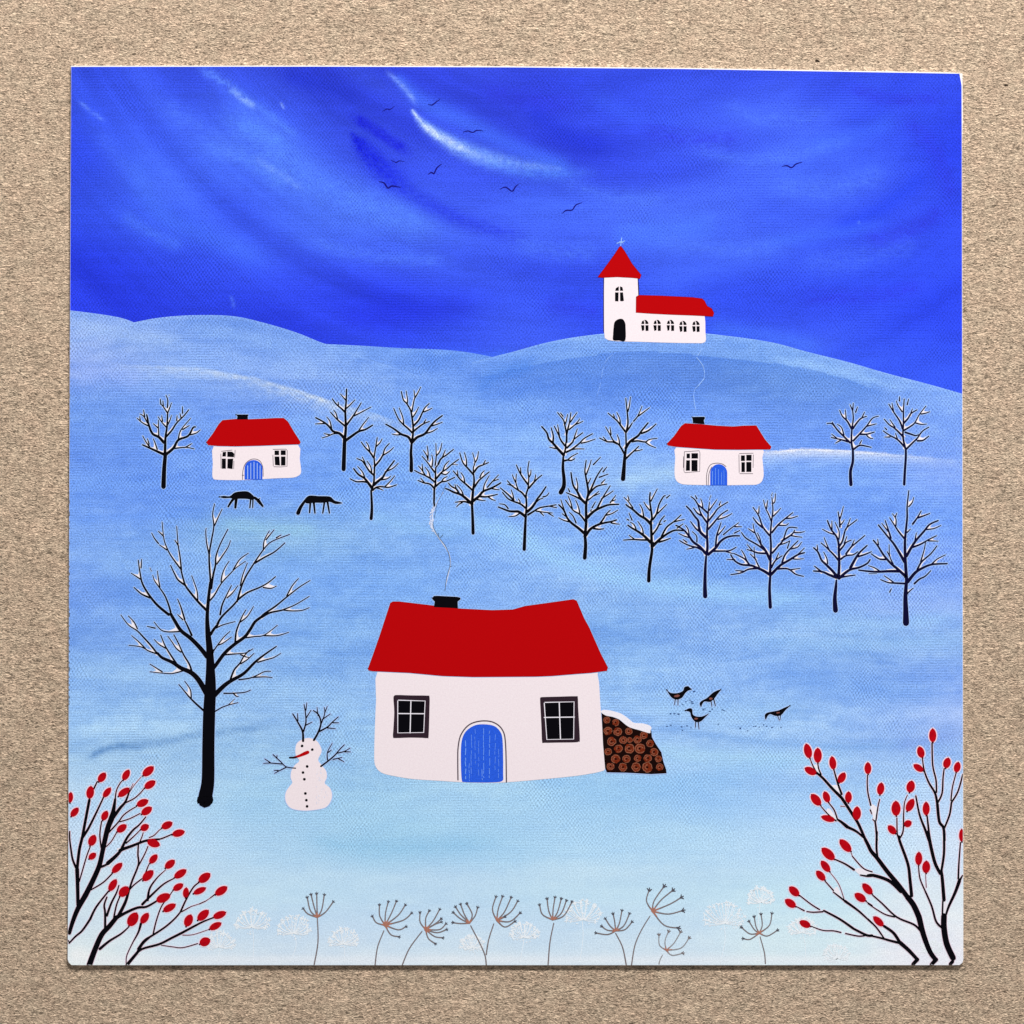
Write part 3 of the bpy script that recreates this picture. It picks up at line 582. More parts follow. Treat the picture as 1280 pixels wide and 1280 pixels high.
# ------------------------------------------------------------------ bare trees
def bare_tree(groups, ink, label, group=None, k=1.0, snow=6.5, lay=8, extra=None, halo=1.5):
    st = []
    for ox, oy, s, txt in groups: st += parse(txt, ox, oy, s, k)
    if extra: st += extra
    a = Sheet()
    for p in st: a.stroke(p, ink, lay)
    if extra: a.poly([(247,996),(246,1001),(247,1005),(250,1003.5),(252,1006),(255,1005),(257,1007),(260,1005.5),(263,1006.5),(265.5,1004),(266.8,1000),(265.5,994)], ink, lay)
    o = a.build('painted_tree', ROOT, label, group)
    b = Sheet()
    for p in st: b.stroke(p, 'edge', lay - 3, grow=halo)  # sharpening halo as a wider pale stroke, kept in the snow mesh
    wedges(st, b, 'snow', lay - 1, snow)
    b.build('snow', o)
    return o
G = 'small bare trees on the snowfield'
TREES = [
 ('black', 'snowy bare tree left of the left cottage', 160, 485, 9.85, """T6-4.6 437,1215 445,1000 460,820;M 455,830 458,700 462,600 480,480 488,310;t 488,310 435,230 405,200;t 435,225 430,160;t 405,200 398,135;
t 488,310 515,240 535,185;t 485,240 490,150 468,90;f 505,95 508,88;t 490,450 515,400 535,340;t 475,485 420,425 372,355;t 425,410 415,340;B 470,600 540,520 600,430 690,340 748,268;t 655,370 640,315;t 672,310 670,230;t 600,400 605,340;
M 440,670 380,605 300,560 255,450 240,370 230,330;t 380,600 375,480 375,395;t 370,490 312,440;t 260,470 180,430 112,372;t 150,400 145,350;t 240,430 195,350 150,320;t 205,350 192,270;
M 465,820 560,740 620,640 740,590 800,490 830,480;t 770,575 840,555 890,515;t 620,630 650,520 770,375;t 675,510 755,462;t 570,745 710,730 815,750;t 710,730 785,685;M 450,820 380,790 270,740 180,700;t 265,720 225,670 182,590;t 260,690 240,625;t 360,755 335,680 312,625"""),
 ('black', 'snowy bare tree just right of the left cottage', 390, 480, 11.64, """T5.4-4.6 460,1240 468,1000 475,800;M 478,800 492,650 490,550 485,400 497,250 503,75;t 495,240 460,200 415,145;t 490,365 560,300 625,230;B 480,410 430,360 350,290 295,215;t 385,325 382,262;
B 500,600 590,480 640,400 715,275;t 610,465 720,410 860,335;B 490,620 430,570 360,510 270,410;t 375,520 350,430 315,378;M 470,790 400,720 310,690 250,620 180,560 55,490;t 190,575 110,578 50,580;t 285,640 260,540 215,480;
t 390,720 310,725 240,755 145,785;t 260,740 180,722;M 480,830 590,750 680,690 780,660 880,600;t 680,680 740,590 825,485"""),
 ('black', 'snowy bare tree behind, second right of the left cottage', 475, 480, 11.63, """T4.8-3 455,1260 455,1100 450,1000 460,860;M2.9-1.6 462,860 480,720 480,600 460,450 440,370 385,280 340,230 310,110;t 395,290 400,230 380,100;t 465,400 490,260 505,190 495,95;t 505,205 550,130 592,45;t 478,480 520,420 562,335;
B 485,610 560,530 610,430 650,350 715,285;t 640,405 700,380 755,352;B 485,690 570,620 640,575 718,545;t 640,560 668,515;B 475,715 400,640 340,590 270,510 200,355;t 345,590 330,480 280,350;
M 460,850 410,770 310,730 200,650 85,585;t 300,735 240,740 175,727;M 465,850 540,775 650,725 730,620 800,540 905,460;t 665,720 760,690 835,645;t 750,610 830,585 905,555"""),
 ('black', 'snowy bare tree lowest of the four near the left cottage', 430, 540, 11.13, """T4.2-2.6 378,1205 388,1050 378,820;M2.8-1.6 385,810 415,700 420,600 425,450 420,350 440,220 462,80;t 450,200 500,150 530,95;B 415,360 360,280 300,220 240,140;t 360,270 340,190 308,140;B 425,480 500,390 540,320 570,230 630,160;t 535,330 600,290 650,255 690,215;
B 415,600 350,540 290,450 250,400 180,370;t 300,450 280,400 255,350;t 385,560 370,480 320,405;M 390,780 330,700 280,640 200,590 135,510;t 290,640 260,560 190,480;B 330,700 260,690 170,690 85,650;
M 410,740 480,680 540,630 580,560 700,400;t 580,550 680,505 755,435;t 520,665 600,650 650,615;B 400,810 450,770 520,760 620,770 730,735;t 570,760 640,690 705,610;t 460,780 500,790 545,810"""),
 ('black', 'snowy bare tree whose trunk meets the chimney smoke', 510, 545, 11.63, """T2.4-2.6 385,1010 378,960 380,900 382,770;T1.3-1.6 362,1050 378,1020;M2.6-1.8 385,770 400,680 400,560 405,460 430,430;t 395,425 410,300 405,110;t 410,290 465,220 492,105;B 440,410 480,330 560,275 660,195;t 500,310 520,260 542,205;
M2.4-1.3 390,530 330,450 280,380 205,295;t 290,350 270,280 225,210;t 290,330 292,240 278,145;t 350,440 360,350 345,275;B 410,620 470,550 500,520 560,480 640,410 735,340;t 505,510 540,420 600,360;f 640,415 725,415;t 490,545 550,560 605,515;
B 400,680 330,620 240,570 170,540 95,500;t 250,570 200,490 150,435;t 215,500 205,410;t 325,610 300,520 250,455;B 405,730 480,670 560,655 680,600;t 490,660 520,615 570,590;B 385,765 320,700 230,680 145,645;t 240,680 185,612"""),
 ('black', 'snowy bare tree right of the smoke in the middle row', 550, 555, 11.13, """T4.2-3.2 460,1240 455,1050 445,840;M 445,840 460,650 475,520 465,400;t 465,400 465,330 485,250 455,125;t 485,260 520,200 535,105;B 475,390 530,320 600,290 675,258;t 605,280 632,225;B 460,420 390,340 320,260 275,125;t 370,300 365,210 340,120;
B 480,600 540,510 620,440 685,388;t 555,465 580,410 618,372;B 460,650 360,560 290,500 240,440 185,375;t 250,440 240,370;t 345,540 330,460 290,398;M 440,830 340,740 280,700 190,670 130,640 80,620;B 265,690 230,630 160,590 118,545;t 225,620 208,565;t 330,730 300,650 235,570;
B 410,820 330,800 215,810;t 310,815 270,835 230,875;M 450,800 540,730 600,660 700,620 780,580 845,540;t 600,660 620,560 685,440;t 660,600 740,510 815,430;t 740,515 815,490;t 720,620 770,630 825,637;B 560,730 640,735 720,720 800,700;t 670,735 720,770 770,785;t 510,770 570,782 630,785"""),
 ('black', 'snowy bare tree in the middle row above the big red roof', 615, 570, 10.67, """T4.4-3 430,1245 440,1000 450,800;M2.8-1.4 450,800 460,650 455,520 480,430 490,300 478,180 495,70;t 495,280 515,240 520,185;B 480,380 420,300 370,220 325,120;t 385,230 380,155;B 490,430 560,350 610,300 665,255;t 560,345 575,300 582,250;
B 455,560 400,490 340,450 270,400 205,330;t 350,450 320,360 325,240;t 315,350 290,300 272,250;t 280,400 205,375;B 455,700 380,640 300,610 230,580 190,545 140,485;B 290,590 210,510 110,425;t 290,590 280,520 255,450;t 375,630 370,600 348,570;
M 450,810 360,745 300,740 230,735 160,710 85,680;t 215,700 170,650 100,638;t 360,770 310,800 225,808;M 460,750 530,690 580,620 600,580 660,500 720,410;t 595,610 640,575 680,565;t 680,545 730,530 760,490;
B 480,785 560,735 640,690 780,665 855,650;t 770,670 865,690;t 590,735 700,750 805,760;t 640,745 690,797;t 750,760 820,805"""),
 ('black', 'snowy bare tree with a kinked foot behind the middle row', 670, 505, 11.13, """T6-2.3 345,1230 385,1150 390,1050 375,900 378,780 380,720;M2.6-2 385,720 410,620 415,540;B 425,530 425,420 400,290 380,220 300,120;t 375,170 340,125;t 400,290 420,240 440,145;B 425,430 445,340 465,260 485,125;t 480,250 520,190 570,120;t 460,355 540,290 590,235 608,205;t 545,285 600,265 652,240;
B 420,600 350,510 310,420 255,310;t 325,440 315,370 300,290;M 385,710 300,620 240,550 180,490 150,400 80,315;B 235,545 240,440 210,330;t 285,620 250,615 190,600;B 430,610 510,530 530,490 650,400;t 525,495 545,430 575,345;
B 420,670 500,630 600,550 670,480 785,415;t 630,545 720,525 825,487;t 480,640 560,625 670,625;B 390,790 440,780 490,785 540,760;t 450,770 490,735 580,685"""),
 ('black', 'snowy bare tree just left of the right cottage', 740, 490, 11.13, """T5.8-2.6 432,1210 445,1050 458,880 470,800;M2.6-2 465,870 475,750 470,560;B 475,560 500,430 490,280 470,90;t 500,270 520,190 535,70;B 470,560 410,480 350,400 290,350 225,295;t 395,450 385,370 345,285;t 310,350 298,310;B 475,555 530,480 560,430;t 580,405 640,330 695,200;t 645,335 720,280 800,218;
M2.6-1.3 455,870 380,740 300,680 255,600 190,485;t 265,590 250,490;t 385,740 375,660 350,595;B 350,720 290,695 210,690 105,640;t 205,685 155,625;M 470,780 530,690 640,610 690,540 780,430;B 690,575 770,545 820,510 890,445;
M2.6-1.2 560,690 640,680 740,695 800,660 905,645;t 740,695 800,740 885,775;B 470,930 530,870 590,815 650,755;t 595,820 640,815 700,800"""),
 ('black', 'wide snowy bare tree above the big roof\'s right end', 690, 565, 9.48, """T5-3.6 388,1255 398,1100 390,990;M4-1.6 390,990 405,830 405,620 430,480 415,370 400,290 390,220 405,100;t 405,270 440,180 465,95;t 490,150 575,62;t 425,380 460,310;B 430,520 480,400 520,310 560,240 600,185;t 605,235 650,178;t 560,300 665,262;B 435,500 510,420 570,395 650,380;t 585,370 630,325;t 430,570 490,520 555,465;t 490,520 565,492;
M 400,610 340,550 300,470 250,390 225,245;t 300,460 305,390 285,305;B 340,560 260,520 170,482;t 210,470 190,430;M 415,780 500,700 600,650 680,625 790,620;B 530,680 590,560 690,400;t 590,550 670,500 725,460;t 460,700 465,680;t 475,660 515,590;t 690,600 720,560 755,515;t 715,580 755,565;
B 400,830 330,740 250,690 160,570;t 240,670 220,590 190,520;t 330,720 310,640 280,570;M 390,970 310,900 230,840 180,780 140,690 80,625;t 145,690 105,565;t 215,830 140,810 80,780;t 185,780 120,730;t 285,840 250,760 205,715;
M 400,990 460,910 550,860 620,840 700,825 765,805;B 560,860 610,790 640,740 690,690;t 640,750 710,730 780,688;t 700,840 750,850 800,855;B 490,905 550,915 615,910"""),
 ('black', 'snowy bare tree with leaning trunk under the right cottage\'s left corner', 770, 600, 9.48, """T4.6-3.2 388,1195 395,1050 425,850 425,790;M 425,790 420,650 415,500 425,430 400,250 405,150;t 415,250 450,180 490,105;t 400,360 360,310 330,260;B 435,470 480,400 510,290 560,200 585,185;t 490,400 560,330 600,290;t 600,212 640,178;M 410,520 350,460 280,420 200,350 140,310 118,290;t 200,330 150,260 95,205;t 155,240 140,185;t 330,440 310,340 280,290;
B 430,650 490,570 530,480 575,425;t 570,490 590,480;t 510,530 545,522;M 410,740 330,660 260,610 190,570 140,535;t 240,590 215,530 170,500;t 190,475 155,395;t 150,475 128,462;t 325,650 310,570 258,490;B 370,710 300,710 200,705 90,712;t 215,700 155,655;
M 430,790 510,710 560,670 620,630 700,595 800,600;B 540,670 600,560 690,490 770,415;t 690,495 750,480 810,467;B 510,735 580,715 645,690;t 710,538 760,560 800,600;t 725,570 795,520"""),
 ('navy', 'snowy bare tree right below the right cottage', 840, 615, 9.48, """T5.6-2.6 393,1235 390,1100 395,900 405,760;M 410,740 420,650 415,480 425,330 430,230;t 430,230 445,120;f 445,90 460,40;t 440,220 490,150 530,92;B 425,250 370,200 310,150 270,90 225,55;t 295,80 275,40;t 365,190 360,140 340,80;B 425,350 490,270 550,190 660,120;t 560,155 575,115;B 430,440 490,370 540,310 590,260 660,215;t 545,325 640,295 710,255;
B 420,370 350,270 320,190 305,150;B 350,280 300,250 255,190;M 405,540 340,480 320,420 310,340 270,290 220,220 170,168;B 330,470 280,430 220,350;M 400,730 330,650 250,590 200,520 140,450 90,420;t 205,540 140,520 80,490;t 205,520 190,440 160,395;t 295,590 290,520 240,470;B 380,700 300,660 220,640 140,605 90,575;t 175,595 130,562;t 260,660 175,678;
M 430,740 520,660 570,590 640,540 720,520 800,520;B 515,660 530,520 555,440 580,365;t 545,510 590,460 630,405;t 610,505 700,430 790,365;t 745,410 825,412;t 740,487 805,455;B 490,700 580,700 680,695 760,655;t 640,705 720,730"""),
 ('navy', 'densely branched snowy bare tree, third from the right in the lower row', 905, 610, 8.26, """T4.4-3 478,1230 470,1050 478,900;M3.4-1.5 475,900 480,750 485,600 480,480 490,350 505,230 495,100;t 500,160 525,140 530,60;f 490,80 500,50;t 490,350 460,270 430,210 408,125;t 440,210 450,130;t 510,290 550,250 585,210;B 470,490 400,400 360,290 300,200;t 360,260 362,190;B 400,410 340,360 300,305;B 495,460 560,380 640,310 710,255;t 640,315 700,310 760,290;t 560,385 640,385 665,365;
B 500,670 560,600 610,540 660,415 755,412;B 600,545 700,480 730,435;t 690,490 740,500 805,508;t 730,460 780,460 830,450;t 560,590 630,570 680,545;M3.8-2.6 475,740 430,650 380,580;B 430,650 350,590 230,520 180,460;t 390,600 320,460 300,370;t 310,460 252,420;t 385,590 370,520 345,465;B 430,675 350,670 290,650 240,635;t 295,650 240,585;
M 480,900 400,850 330,820 280,800 180,790 110,750 70,690;t 110,740 30,738;B 260,790 210,730 100,675;t 235,750 210,690 180,640;t 365,820 320,720 310,610;t 330,740 270,680;B 340,830 250,840 180,875 70,895;t 200,860 120,850;M 490,890 580,800 680,740 760,690 830,668;B 600,770 630,690 700,610 765,545;t 690,630 760,610 800,560;t 760,690 830,620;t 710,730 750,735 820,730;
t 655,620 680,545;B 490,820 530,750 600,700;t 535,740 565,670;B 550,835 660,835 740,890 820,912;t 680,845 785,830"""),
 ('navy', 'snowy bare tree, second from the right in the lower row', 1005, 630, 9.14, """T6.4-2.2 360,1215 352,1080 365,940 370,870;M 395,840 402,680 398,540 395,450 370,370 310,290 268,190;t 320,290 318,195;t 360,350 290,330 210,288;t 400,400 400,310 355,210;B 410,260 405,180 390,90;t 410,170 430,110 450,30;t 415,240 440,215 460,180;B 400,490 440,420 465,320 490,270 605,180;t 480,290 505,230 530,165;B 400,540 450,480 480,440 540,412;t 460,450 490,370;
B 400,650 340,580 290,530 250,490 195,445;t 290,530 260,460 230,385;B 420,630 480,590 560,580 615,545;B 480,570 540,490 600,440 695,360;t 545,480 575,410;M 380,840 330,770 250,690 200,640 160,550 110,500;t 155,520 150,470;t 270,680 260,620 225,550;M 370,840 290,810 210,775 110,765;B 200,775 120,710;
M 400,850 480,780 540,745 630,725 720,680 755,635;M 530,730 590,620 640,550 720,475;B 620,600 700,575 770,545;B 410,840 490,825 585,812"""),
 ('navy', 'tall snowy bare tree at the right end of the lower row', 1065, 605, 7.11, """T8-4 480,1235 478,1130 475,1000 485,850;M4.4-1.6 485,850 475,700 470,550 475,450 490,300 490,200 505,60;t 505,200 535,165 548,120;t 490,430 520,400;B 540,355 580,300 615,240;B 585,300 630,285 690,262;B 470,490 420,430 380,370 335,300;t 390,370 390,310 360,265;t 385,290 398,260;
M 485,640 530,560 570,500 640,420 690,360 765,325;t 660,405 730,395 790,368;t 560,500 572,435;B 530,565 610,535 680,495 750,460;t 680,505 765,508;M 465,690 420,610 370,530 320,470 235,365;B 345,480 320,400 295,325;t 320,420 265,350;M 475,820 410,760 340,700 280,630 230,550 190,500;t 235,540 228,490;B 300,670 240,665 170,620;t 365,710 335,640 330,540;t 335,640 312,600;
M 420,775 330,775 220,780 140,775 60,765;t 240,770 200,745 145,725;B 480,885 370,880 320,875 255,850;t 370,875 330,845 285,815;f 150,797 220,797;M4.4-2 495,870 560,790 620,750 710,715 845,708;B 580,760 620,690 700,620 755,550;t 610,690 640,590 655,510;t 710,710 760,665 830,630;B 555,885 600,845 650,820 700,770;t 495,970 520,945 545,925;t 335,960 350,930"""),
 ('navy', 'snowy bare tree on the right ridge, nearer the cottage', 1025, 490, 8.533, """T4.4-2.8 330,988 325,850 350,740 350,600;M2.8-1.6 345,600 335,520 340,400 355,280 345,180;t 345,190 320,135;t 350,190 355,120;t 380,215 400,160;B 335,390 290,310 240,260 210,195;t 280,290 270,190;B 350,390 400,320 440,280 495,260;t 445,280 475,215;M2.6-1.3 355,520 430,440 500,360 560,280 625,258;t 500,365 560,350 600,340;
B 430,450 500,450 580,427;t 500,465 530,490 565,497;B 320,540 250,470 190,410 150,360 120,335 75,335;t 255,460 230,380 185,345;t 160,370 130,320;B 300,530 230,510 120,485;t 180,495 125,450;t 220,515 165,545;B 360,610 420,570 480,575 545,590;t 425,550 445,515"""),
 ('navy', 'snowy bare tree on the right ridge, nearest the card edge', 1025, 490, 8.533, """T3.4-2.8 898,985 905,850 915,700 915,610;M2.8-1.6 910,600 885,480 890,330 890,200 898,75;t 875,210 830,140 815,95;t 848,95 848,50;t 930,135 945,75;B 880,390 850,310 790,220 735,130;t 785,210 768,120;B 895,330 940,280 970,230 1035,190;t 960,250 985,180;M2.4-1.3 895,410 960,370 1010,330 1060,240 1130,150;t 1080,235 1130,225 1170,210;t 1020,330 1080,345 1135,342;
B 910,430 970,450 1020,465 1050,455;B 890,480 800,390 740,350 685,290;t 800,375 745,295;B 905,590 830,510 740,460 675,415;t 745,480 690,480;t 710,400 690,380;t 825,500 805,440;B 925,605 990,540 1040,490 1090,420 1160,375;B 1040,520 1100,515 1160,470"""),
]
for i, (ink, lab, ox, oy, s, txt) in enumerate(TREES):
    bare_tree([(ox, oy, s, txt)], ink, lab, G, k=1.15, snow=11, lay=8 + (i % 3))

BIG = [
 (150, 630, 8.533, """M3.6-1.5 520,1180 400,1080 310,970 240,850 215,740 195,600;t 225,680 230,590;t 215,800 170,770 120,738;B 320,1000 230,960 150,890;B2.6-1.1 540,1150 520,1080 480,980 420,890 370,820 350,760;t 425,880 410,800 400,715;f 335,715 320,680;
M3.4-2 930,1140 840,1050 740,930 690,850 650,700;B2.2-1.2 655,700 640,560 620,430 605,240;t 620,440 585,385;B2.2-1.2 645,690 570,590 520,510 470,380 450,195;t 500,490 420,435;t 410,420 370,370 338,310;t 460,340 410,290;B 700,870 620,810 580,740 540,655;t 830,1030 820,920 765,765;B2.4-1.3 690,1230 650,1100 615,1015;t 955,560 925,420 915,300 920,260"""),
 (260, 630, 8.533, """B2.6-1.3 27,820 12,560 35,400 62,240 50,110 70,0;t 70,230 110,140 150,55;B3-1.4 35,900 55,760 80,650 85,560 130,430 212,270;t 95,640 170,530 215,460 240,390;B2.2-1.1 20,1030 70,970 140,850 240,740 300,680 400,610;t 140,830 150,760 180,680 225,610;t 270,700 340,590 430,525;
M3-2.2 100,1280 150,1200 270,1080 320,1020;B2.6-1.3 310,1040 350,900 400,780 480,650 560,530 630,440 700,390 870,325;t 345,870 370,760 420,630;t 590,490 600,390 655,285;t 620,380 705,275;t 730,360 780,330;B 500,630 600,570 710,510 820,415;B 320,1020 420,945 550,890 640,840 720,775;t 590,890 670,900 730,875;
B 130,1180 150,1080 190,990 250,870;t 205,1000 260,950 320,870;M3-1.2 560,1210 610,1165 720,1090 830,1000 970,890 1090,815;t 840,980 900,870 965,795;B2.8-1.2 570,1210 660,1160 780,1135 820,1120 930,1075 1080,985;t 800,1130 890,1140 1000,1135 1080,1105"""),
 (260, 740, 8.533, """M5-3.4 50,820 90,770 180,650 280,560 390,480 450,400 500,320 560,272;B2.6-1.3 290,540 300,430 330,340 370,250 405,190;t 345,320 420,260 485,155;t 390,490 500,475 600,460 740,355;t 600,465 740,465 860,430;M3.8-2.8 30,450 60,400 100,350 115,310;t 85,385 160,350 290,315;t 45,650 100,570 170,480 235,420;t 110,565 160,545 250,480;t 180,670 300,660 400,650 480,605;t 350,670 400,690 440,700;
M6.4-1.6 60,1110 160,1010 240,950 380,870 500,750 600,670 730,580;t 530,750 630,720 700,700 775,655;B 240,930 280,830 340,760 380,690 440,620;t 350,765 420,720 490,655;t 330,935 440,920 520,890 600,850 670,845;t 480,910 600,905 685,912;t 170,1080 260,1080 390,1070 455,1045;t 270,1080 300,1110 325,1115;t 60,1280 90,1265 150,1230 220,1205 320,1180;f 215,1205 285,1140"""),
 (150, 760, 8.533, """M6-3.8 930,520 850,420 750,320 650,240 580,130 540,60;B2.8-1.6 765,290 720,190 690,130;t 670,125 615,70;t 640,250 520,255 440,235 365,150;t 375,215 290,195;M7.4-3 930,920 840,770 760,690 650,640 560,580 450,530 400,480;B2.6-1.2 400,490 330,400 240,300 180,240 90,180 10,75;t 185,220 150,150 90,85;t 400,490 310,460 240,420 170,405 95,398;t 270,430 200,360 125,295;
B 600,590 540,500 480,400 435,290;t 490,430 420,390 365,335;B 770,690 740,600 680,500 620,370 575,285;t 650,470 600,430 560,370 510,300;t 670,670 600,690 520,700 320,680;t 450,680 320,598;B2.8-1.3 900,1100 810,1020 740,950 690,890 628,815;t 760,960 750,870 690,780"""),
]
trunk = [(256.3, 1001, 18), (257, 994, 17.4), (260, 975, 16), (260.5, 930, 15.4), (261.5, 890, 15.2), (263, 860, 14), (263, 835, 11), (262, 812, 8.6), (260, 792, 6.8), (259, 772, 4.8), (260.5, 750, 4.2), (263, 728, 3.6)]
bare_tree(BIG, 'black', 'large bare tree with snow in its forks beside the snowman', None, k=1.12, snow=16, lay=12, extra=[trunk], halo=1.5)

# ------------------------------------------------------------------ houses
def outline(sh, pts, m, w, lay): sh.stroke([(x, y, w) for x, y in pts + [pts[0]]], m, lay, smooth=False)
def wallobj(name, txt, tr, label, edges=()):
    s = Sheet(); s.poly(rounded(pol(txt, *tr), 3), 'wall', 18)
    for e, m, w in edges: s.stroke([(x, y, w) for x, y in e], m, 16, smooth=False)
    return s.build(name, ROOT, label)
def part(name, parent, fn, label=None):
    s = Sheet(); fn(s); return s.build(name, parent, label)
def roofpart(parent, txt, tr, lay=22, sm=1):
    pts = pol(txt, *tr)
    def f(s):
        s.poly(pts, 'red', lay); outline(s, pts, 'redline', 0.9, lay - 1)
        outline(s, pts, 'edge', 1.9, lay - 3)
    return part('roof', parent, f)
def chim(parent, txt, tr, lay=24):
    pts = pol(txt, *tr)
    def f(s): s.poly(pts, 'black', lay); outline(s, pts, 'edge', 1.6, 17)
    return part('chimney', parent, f)
def arch(x0, x1, yb, yt, n=10, top=0.5):
    cx = (x0 + x1) / 2; rx = (x1 - x0) / 2; ry = (yb - yt) * top
    return [(x0, yb)] + [(cx - rx * math.cos(math.pi * i / n), yt + ry - ry * math.sin(math.pi * i / n)) for i in range(n + 1)] + [(x1, yb)]
def rect(a, b, c, d): return [(a, b), (c, b), (c, d), (a, d)]
def shift(pts, tr): return [(tr[0] + x / tr[2], tr[1] + y / tr[2]) for x, y in pts]

# main cottage
tr = (450, 730, 3.879)
C1 = wallobj('painted_cottage', '85,425 78,560 72,700 69,840 76,885 105,915 160,930 260,946 400,955 495,961 600,964 700,962 850,950 1050,930 1165,910 1188,896 1190,870 1184,800 1178,740 1165,580 1152,440 1100,420 600,410 200,410', tr, 'large white cottage with a red roof and blue door')
roofpart(C1, '40,410 58,360 95,255 148,92 160,86 190,86 350,105 480,120 640,128 740,125 800,108 930,90 1035,75 1050,82 1085,165 1110,210 1165,335 1201,405 1197,420 1120,430 1050,435 930,445 850,448 550,450 400,445 240,430 60,422 42,418', tr)
chim(C1, '350,68 358,58 375,57 470,62 486,66 488,74 474,85 475,118 358,112 362,85 352,75', tr)
def bigwin(fr, wl, cr):
    def f(s):
        s.poly(rounded(shift(fr, tr), 3), 'frame', 22)
        s.poly(shift(wl, tr), 'black', 23)
        outline(s, shift(wl, tr), 'snow', 1.15, 24)
        for a in cr: s.stroke([(x, y, 1.25) for x, y in shift(a, tr)], 'snow', 25, smooth=False)
    return f
part('window', C1, bigwin([(162,556),(166,542),(180,538),(250,540),(325,541),(337,547),(337,600),(333,735),(326,747),(300,746),(240,745),(175,747),(160,742),(162,700),(166,620)], [(183,563),(316,567),(309,720),(183,722)], [[(247,565),(243,722)],[(183,628),(312,629)]]))
part('window', C1, bigwin([(873,560),(876,550),(888,548),(960,546),(1045,544),(1056,550),(1058,600),(1066,750),(1060,764),(1040,768),(960,769),(895,770),(883,765),(880,700),(876,620)], [(893,574),(1038,571),(1036,752),(906,754)], [[(966,574),(972,752)],[(893,647),(1040,645)]]))
def bigdoor(s):
    s.stroke([(x, y, 1.6) for x, y in shift([(475,950),(474,860),(476,790),(490,730),(530,682),(590,664),(650,672),(692,710),(706,780),(710,960)], tr)], 'line', 22)
    s.stroke([(x, y, 1.6) for x, y in shift([(485,945),(484,860),(486,790),(502,735),(538,692),(590,674),(645,681),(684,716),(696,780),(699,950)], tr)], 'snow', 21)
    s.poly(rounded(shift([(494,952),(490,900),(489,820),(493,760),(512,716),(552,687),(597,680),(650,688),(680,716),(691,752),(694,840),(694,920),(690,955),(640,962),(560,962),(505,960)], tr), 3), 'door', 23)
    for x, a, b, w in ((512,760,945,.9),(540,730,930,.45),(558,705,880,.4),(600,700,940,.6),(628,712,945,.6),(655,730,900,.4),(575,760,930,.35),(672,800,940,.4),(592,900,950,.7),(530,870,955,.5)):
        y = a
        while y < b:
            l = random.uniform(10, 34); s.stroke([(xx, yy, w) for xx, yy in shift([(x + random.uniform(-2, 2), y), (x + random.uniform(-2, 2), min(y + l, b))], tr)], 'doorlight', 24, smooth=False); y += l + random.uniform(3, 16)
part('door', C1, bigdoor)

# small cottages
def panes(s, rs, tr, m='black', lay=22):
    for q in rs: s.poly(shift(rect(*q) if len(q) == 4 and not isinstance(q[0], tuple) else list(q), tr), m, lay)
def smallwin(rs, out, tr, w=0.7):
    def f(s):
        panes(s, rs, tr)
        for o in out: s.stroke([(x, y, w) for x, y in shift(o, tr)], 'line', 23, smooth=False)
    return f
def smalldoor(x0, x1, yb, yt, out, tr, stripes, light):
    def f(s):
        s.poly(shift(arch(x0, x1, yb, yt, 12, .42), tr), 'door', 22)
        for o in out: s.stroke([(x, y, .8) for x, y in shift(o, tr)], 'line', 23)
        for x, a, w in stripes: s.stroke([(xx, yy, w) for xx, yy in shift([(x, a), (x, yb - 8)], tr)], light, 24, smooth=False)
    return f
t2 = (825, 420, 6.567)
C2 = wallobj('painted_cottage', '132,915 125,1000 119,1120 130,1180 165,1210 220,1220 400,1224 560,1225 720,1222 790,1220 830,1200 848,1160 850,1110 840,1000 835,925 600,900 300,900', t2, 'small white cottage with a red roof below the church')
roofpart(C2, '58,885 115,825 175,740 205,718 330,725 460,738 600,745 690,738 790,736 860,850 912,910 905,930 800,930 640,932 450,930 300,920 130,908 65,897', t2)
chim(C2, '262,664 365,662 370,675 360,690 366,724 270,716 268,690', t2)
part('window', C2, smallwin([(218,965,246,1004),(258,962,312,1006),((215,1020),(246,1020),(246,1105),(212,1106)),(258,1018,308,1110)], [[(200,950),(322,942),(328,960),(326,1112),(205,1122),(196,1108),(200,950)],[(193,990),(192,1080)]], t2))
part('window', C2, smallwin([(664,980,697,1026),(708,975,752,1024),(668,1036,697,1117),(708,1034,750,1116)], [[(652,965),(765,962)],[(648,975),(650,1120)],[(655,1130),(762,1130)],[(766,975),(764,1080)]], t2))
part('door', C2, smalldoor(412, 552, 1226, 1052, [[(382,1224),(384,1130),(410,1062),(460,1044),(510,1050),(542,1072)],[(395,1224),(402,1130),(425,1075)]], t2, [(430,1110,.7),(455,1085,.5),(480,1095,.5),(505,1120,.5),(525,1100,.4)], 'doorlight'))
t3 = (250, 505, 6.737)
C3 = wallobj('painted_cottage', '118,350 108,500 104,590 110,625 135,637 250,641 400,640 550,631 650,625 780,620 830,603 850,580 850,540 840,460 825,345 600,330 300,335', t3, 'small white cottage with a red roof above the two dark animals')
roofpart(C3, '55,322 110,250 160,170 190,138 300,128 420,130 540,125 640,120 705,120 740,150 790,235 846,322 838,338 700,342 500,350 300,355 150,352 70,345', t3)
chim(C3, '302,88 410,88 403,105 404,130 310,131 315,105', t3)
part('window', C3, smallwin([((192,405),(220,402),(218,442),(188,442)),((230,400),(272,402),(290,420),(286,448),(230,445)),(184,460,218,545),((232,462),(280,460),(274,548),(230,542))], [[(296,388),(292,450)],[(180,398),(270,388)],[(286,480),(284,545)],[(176,420),(178,540)]], t3))
part('window', C3, smallwin([(628,392,666,430),(680,390,722,430),((628,442),(668,442),(674,518),(632,514)),(682,442,720,518)], [[(615,382),(725,380),(735,392),(733,525),(680,530),(622,528)],[(614,430),(617,520)]], t3))
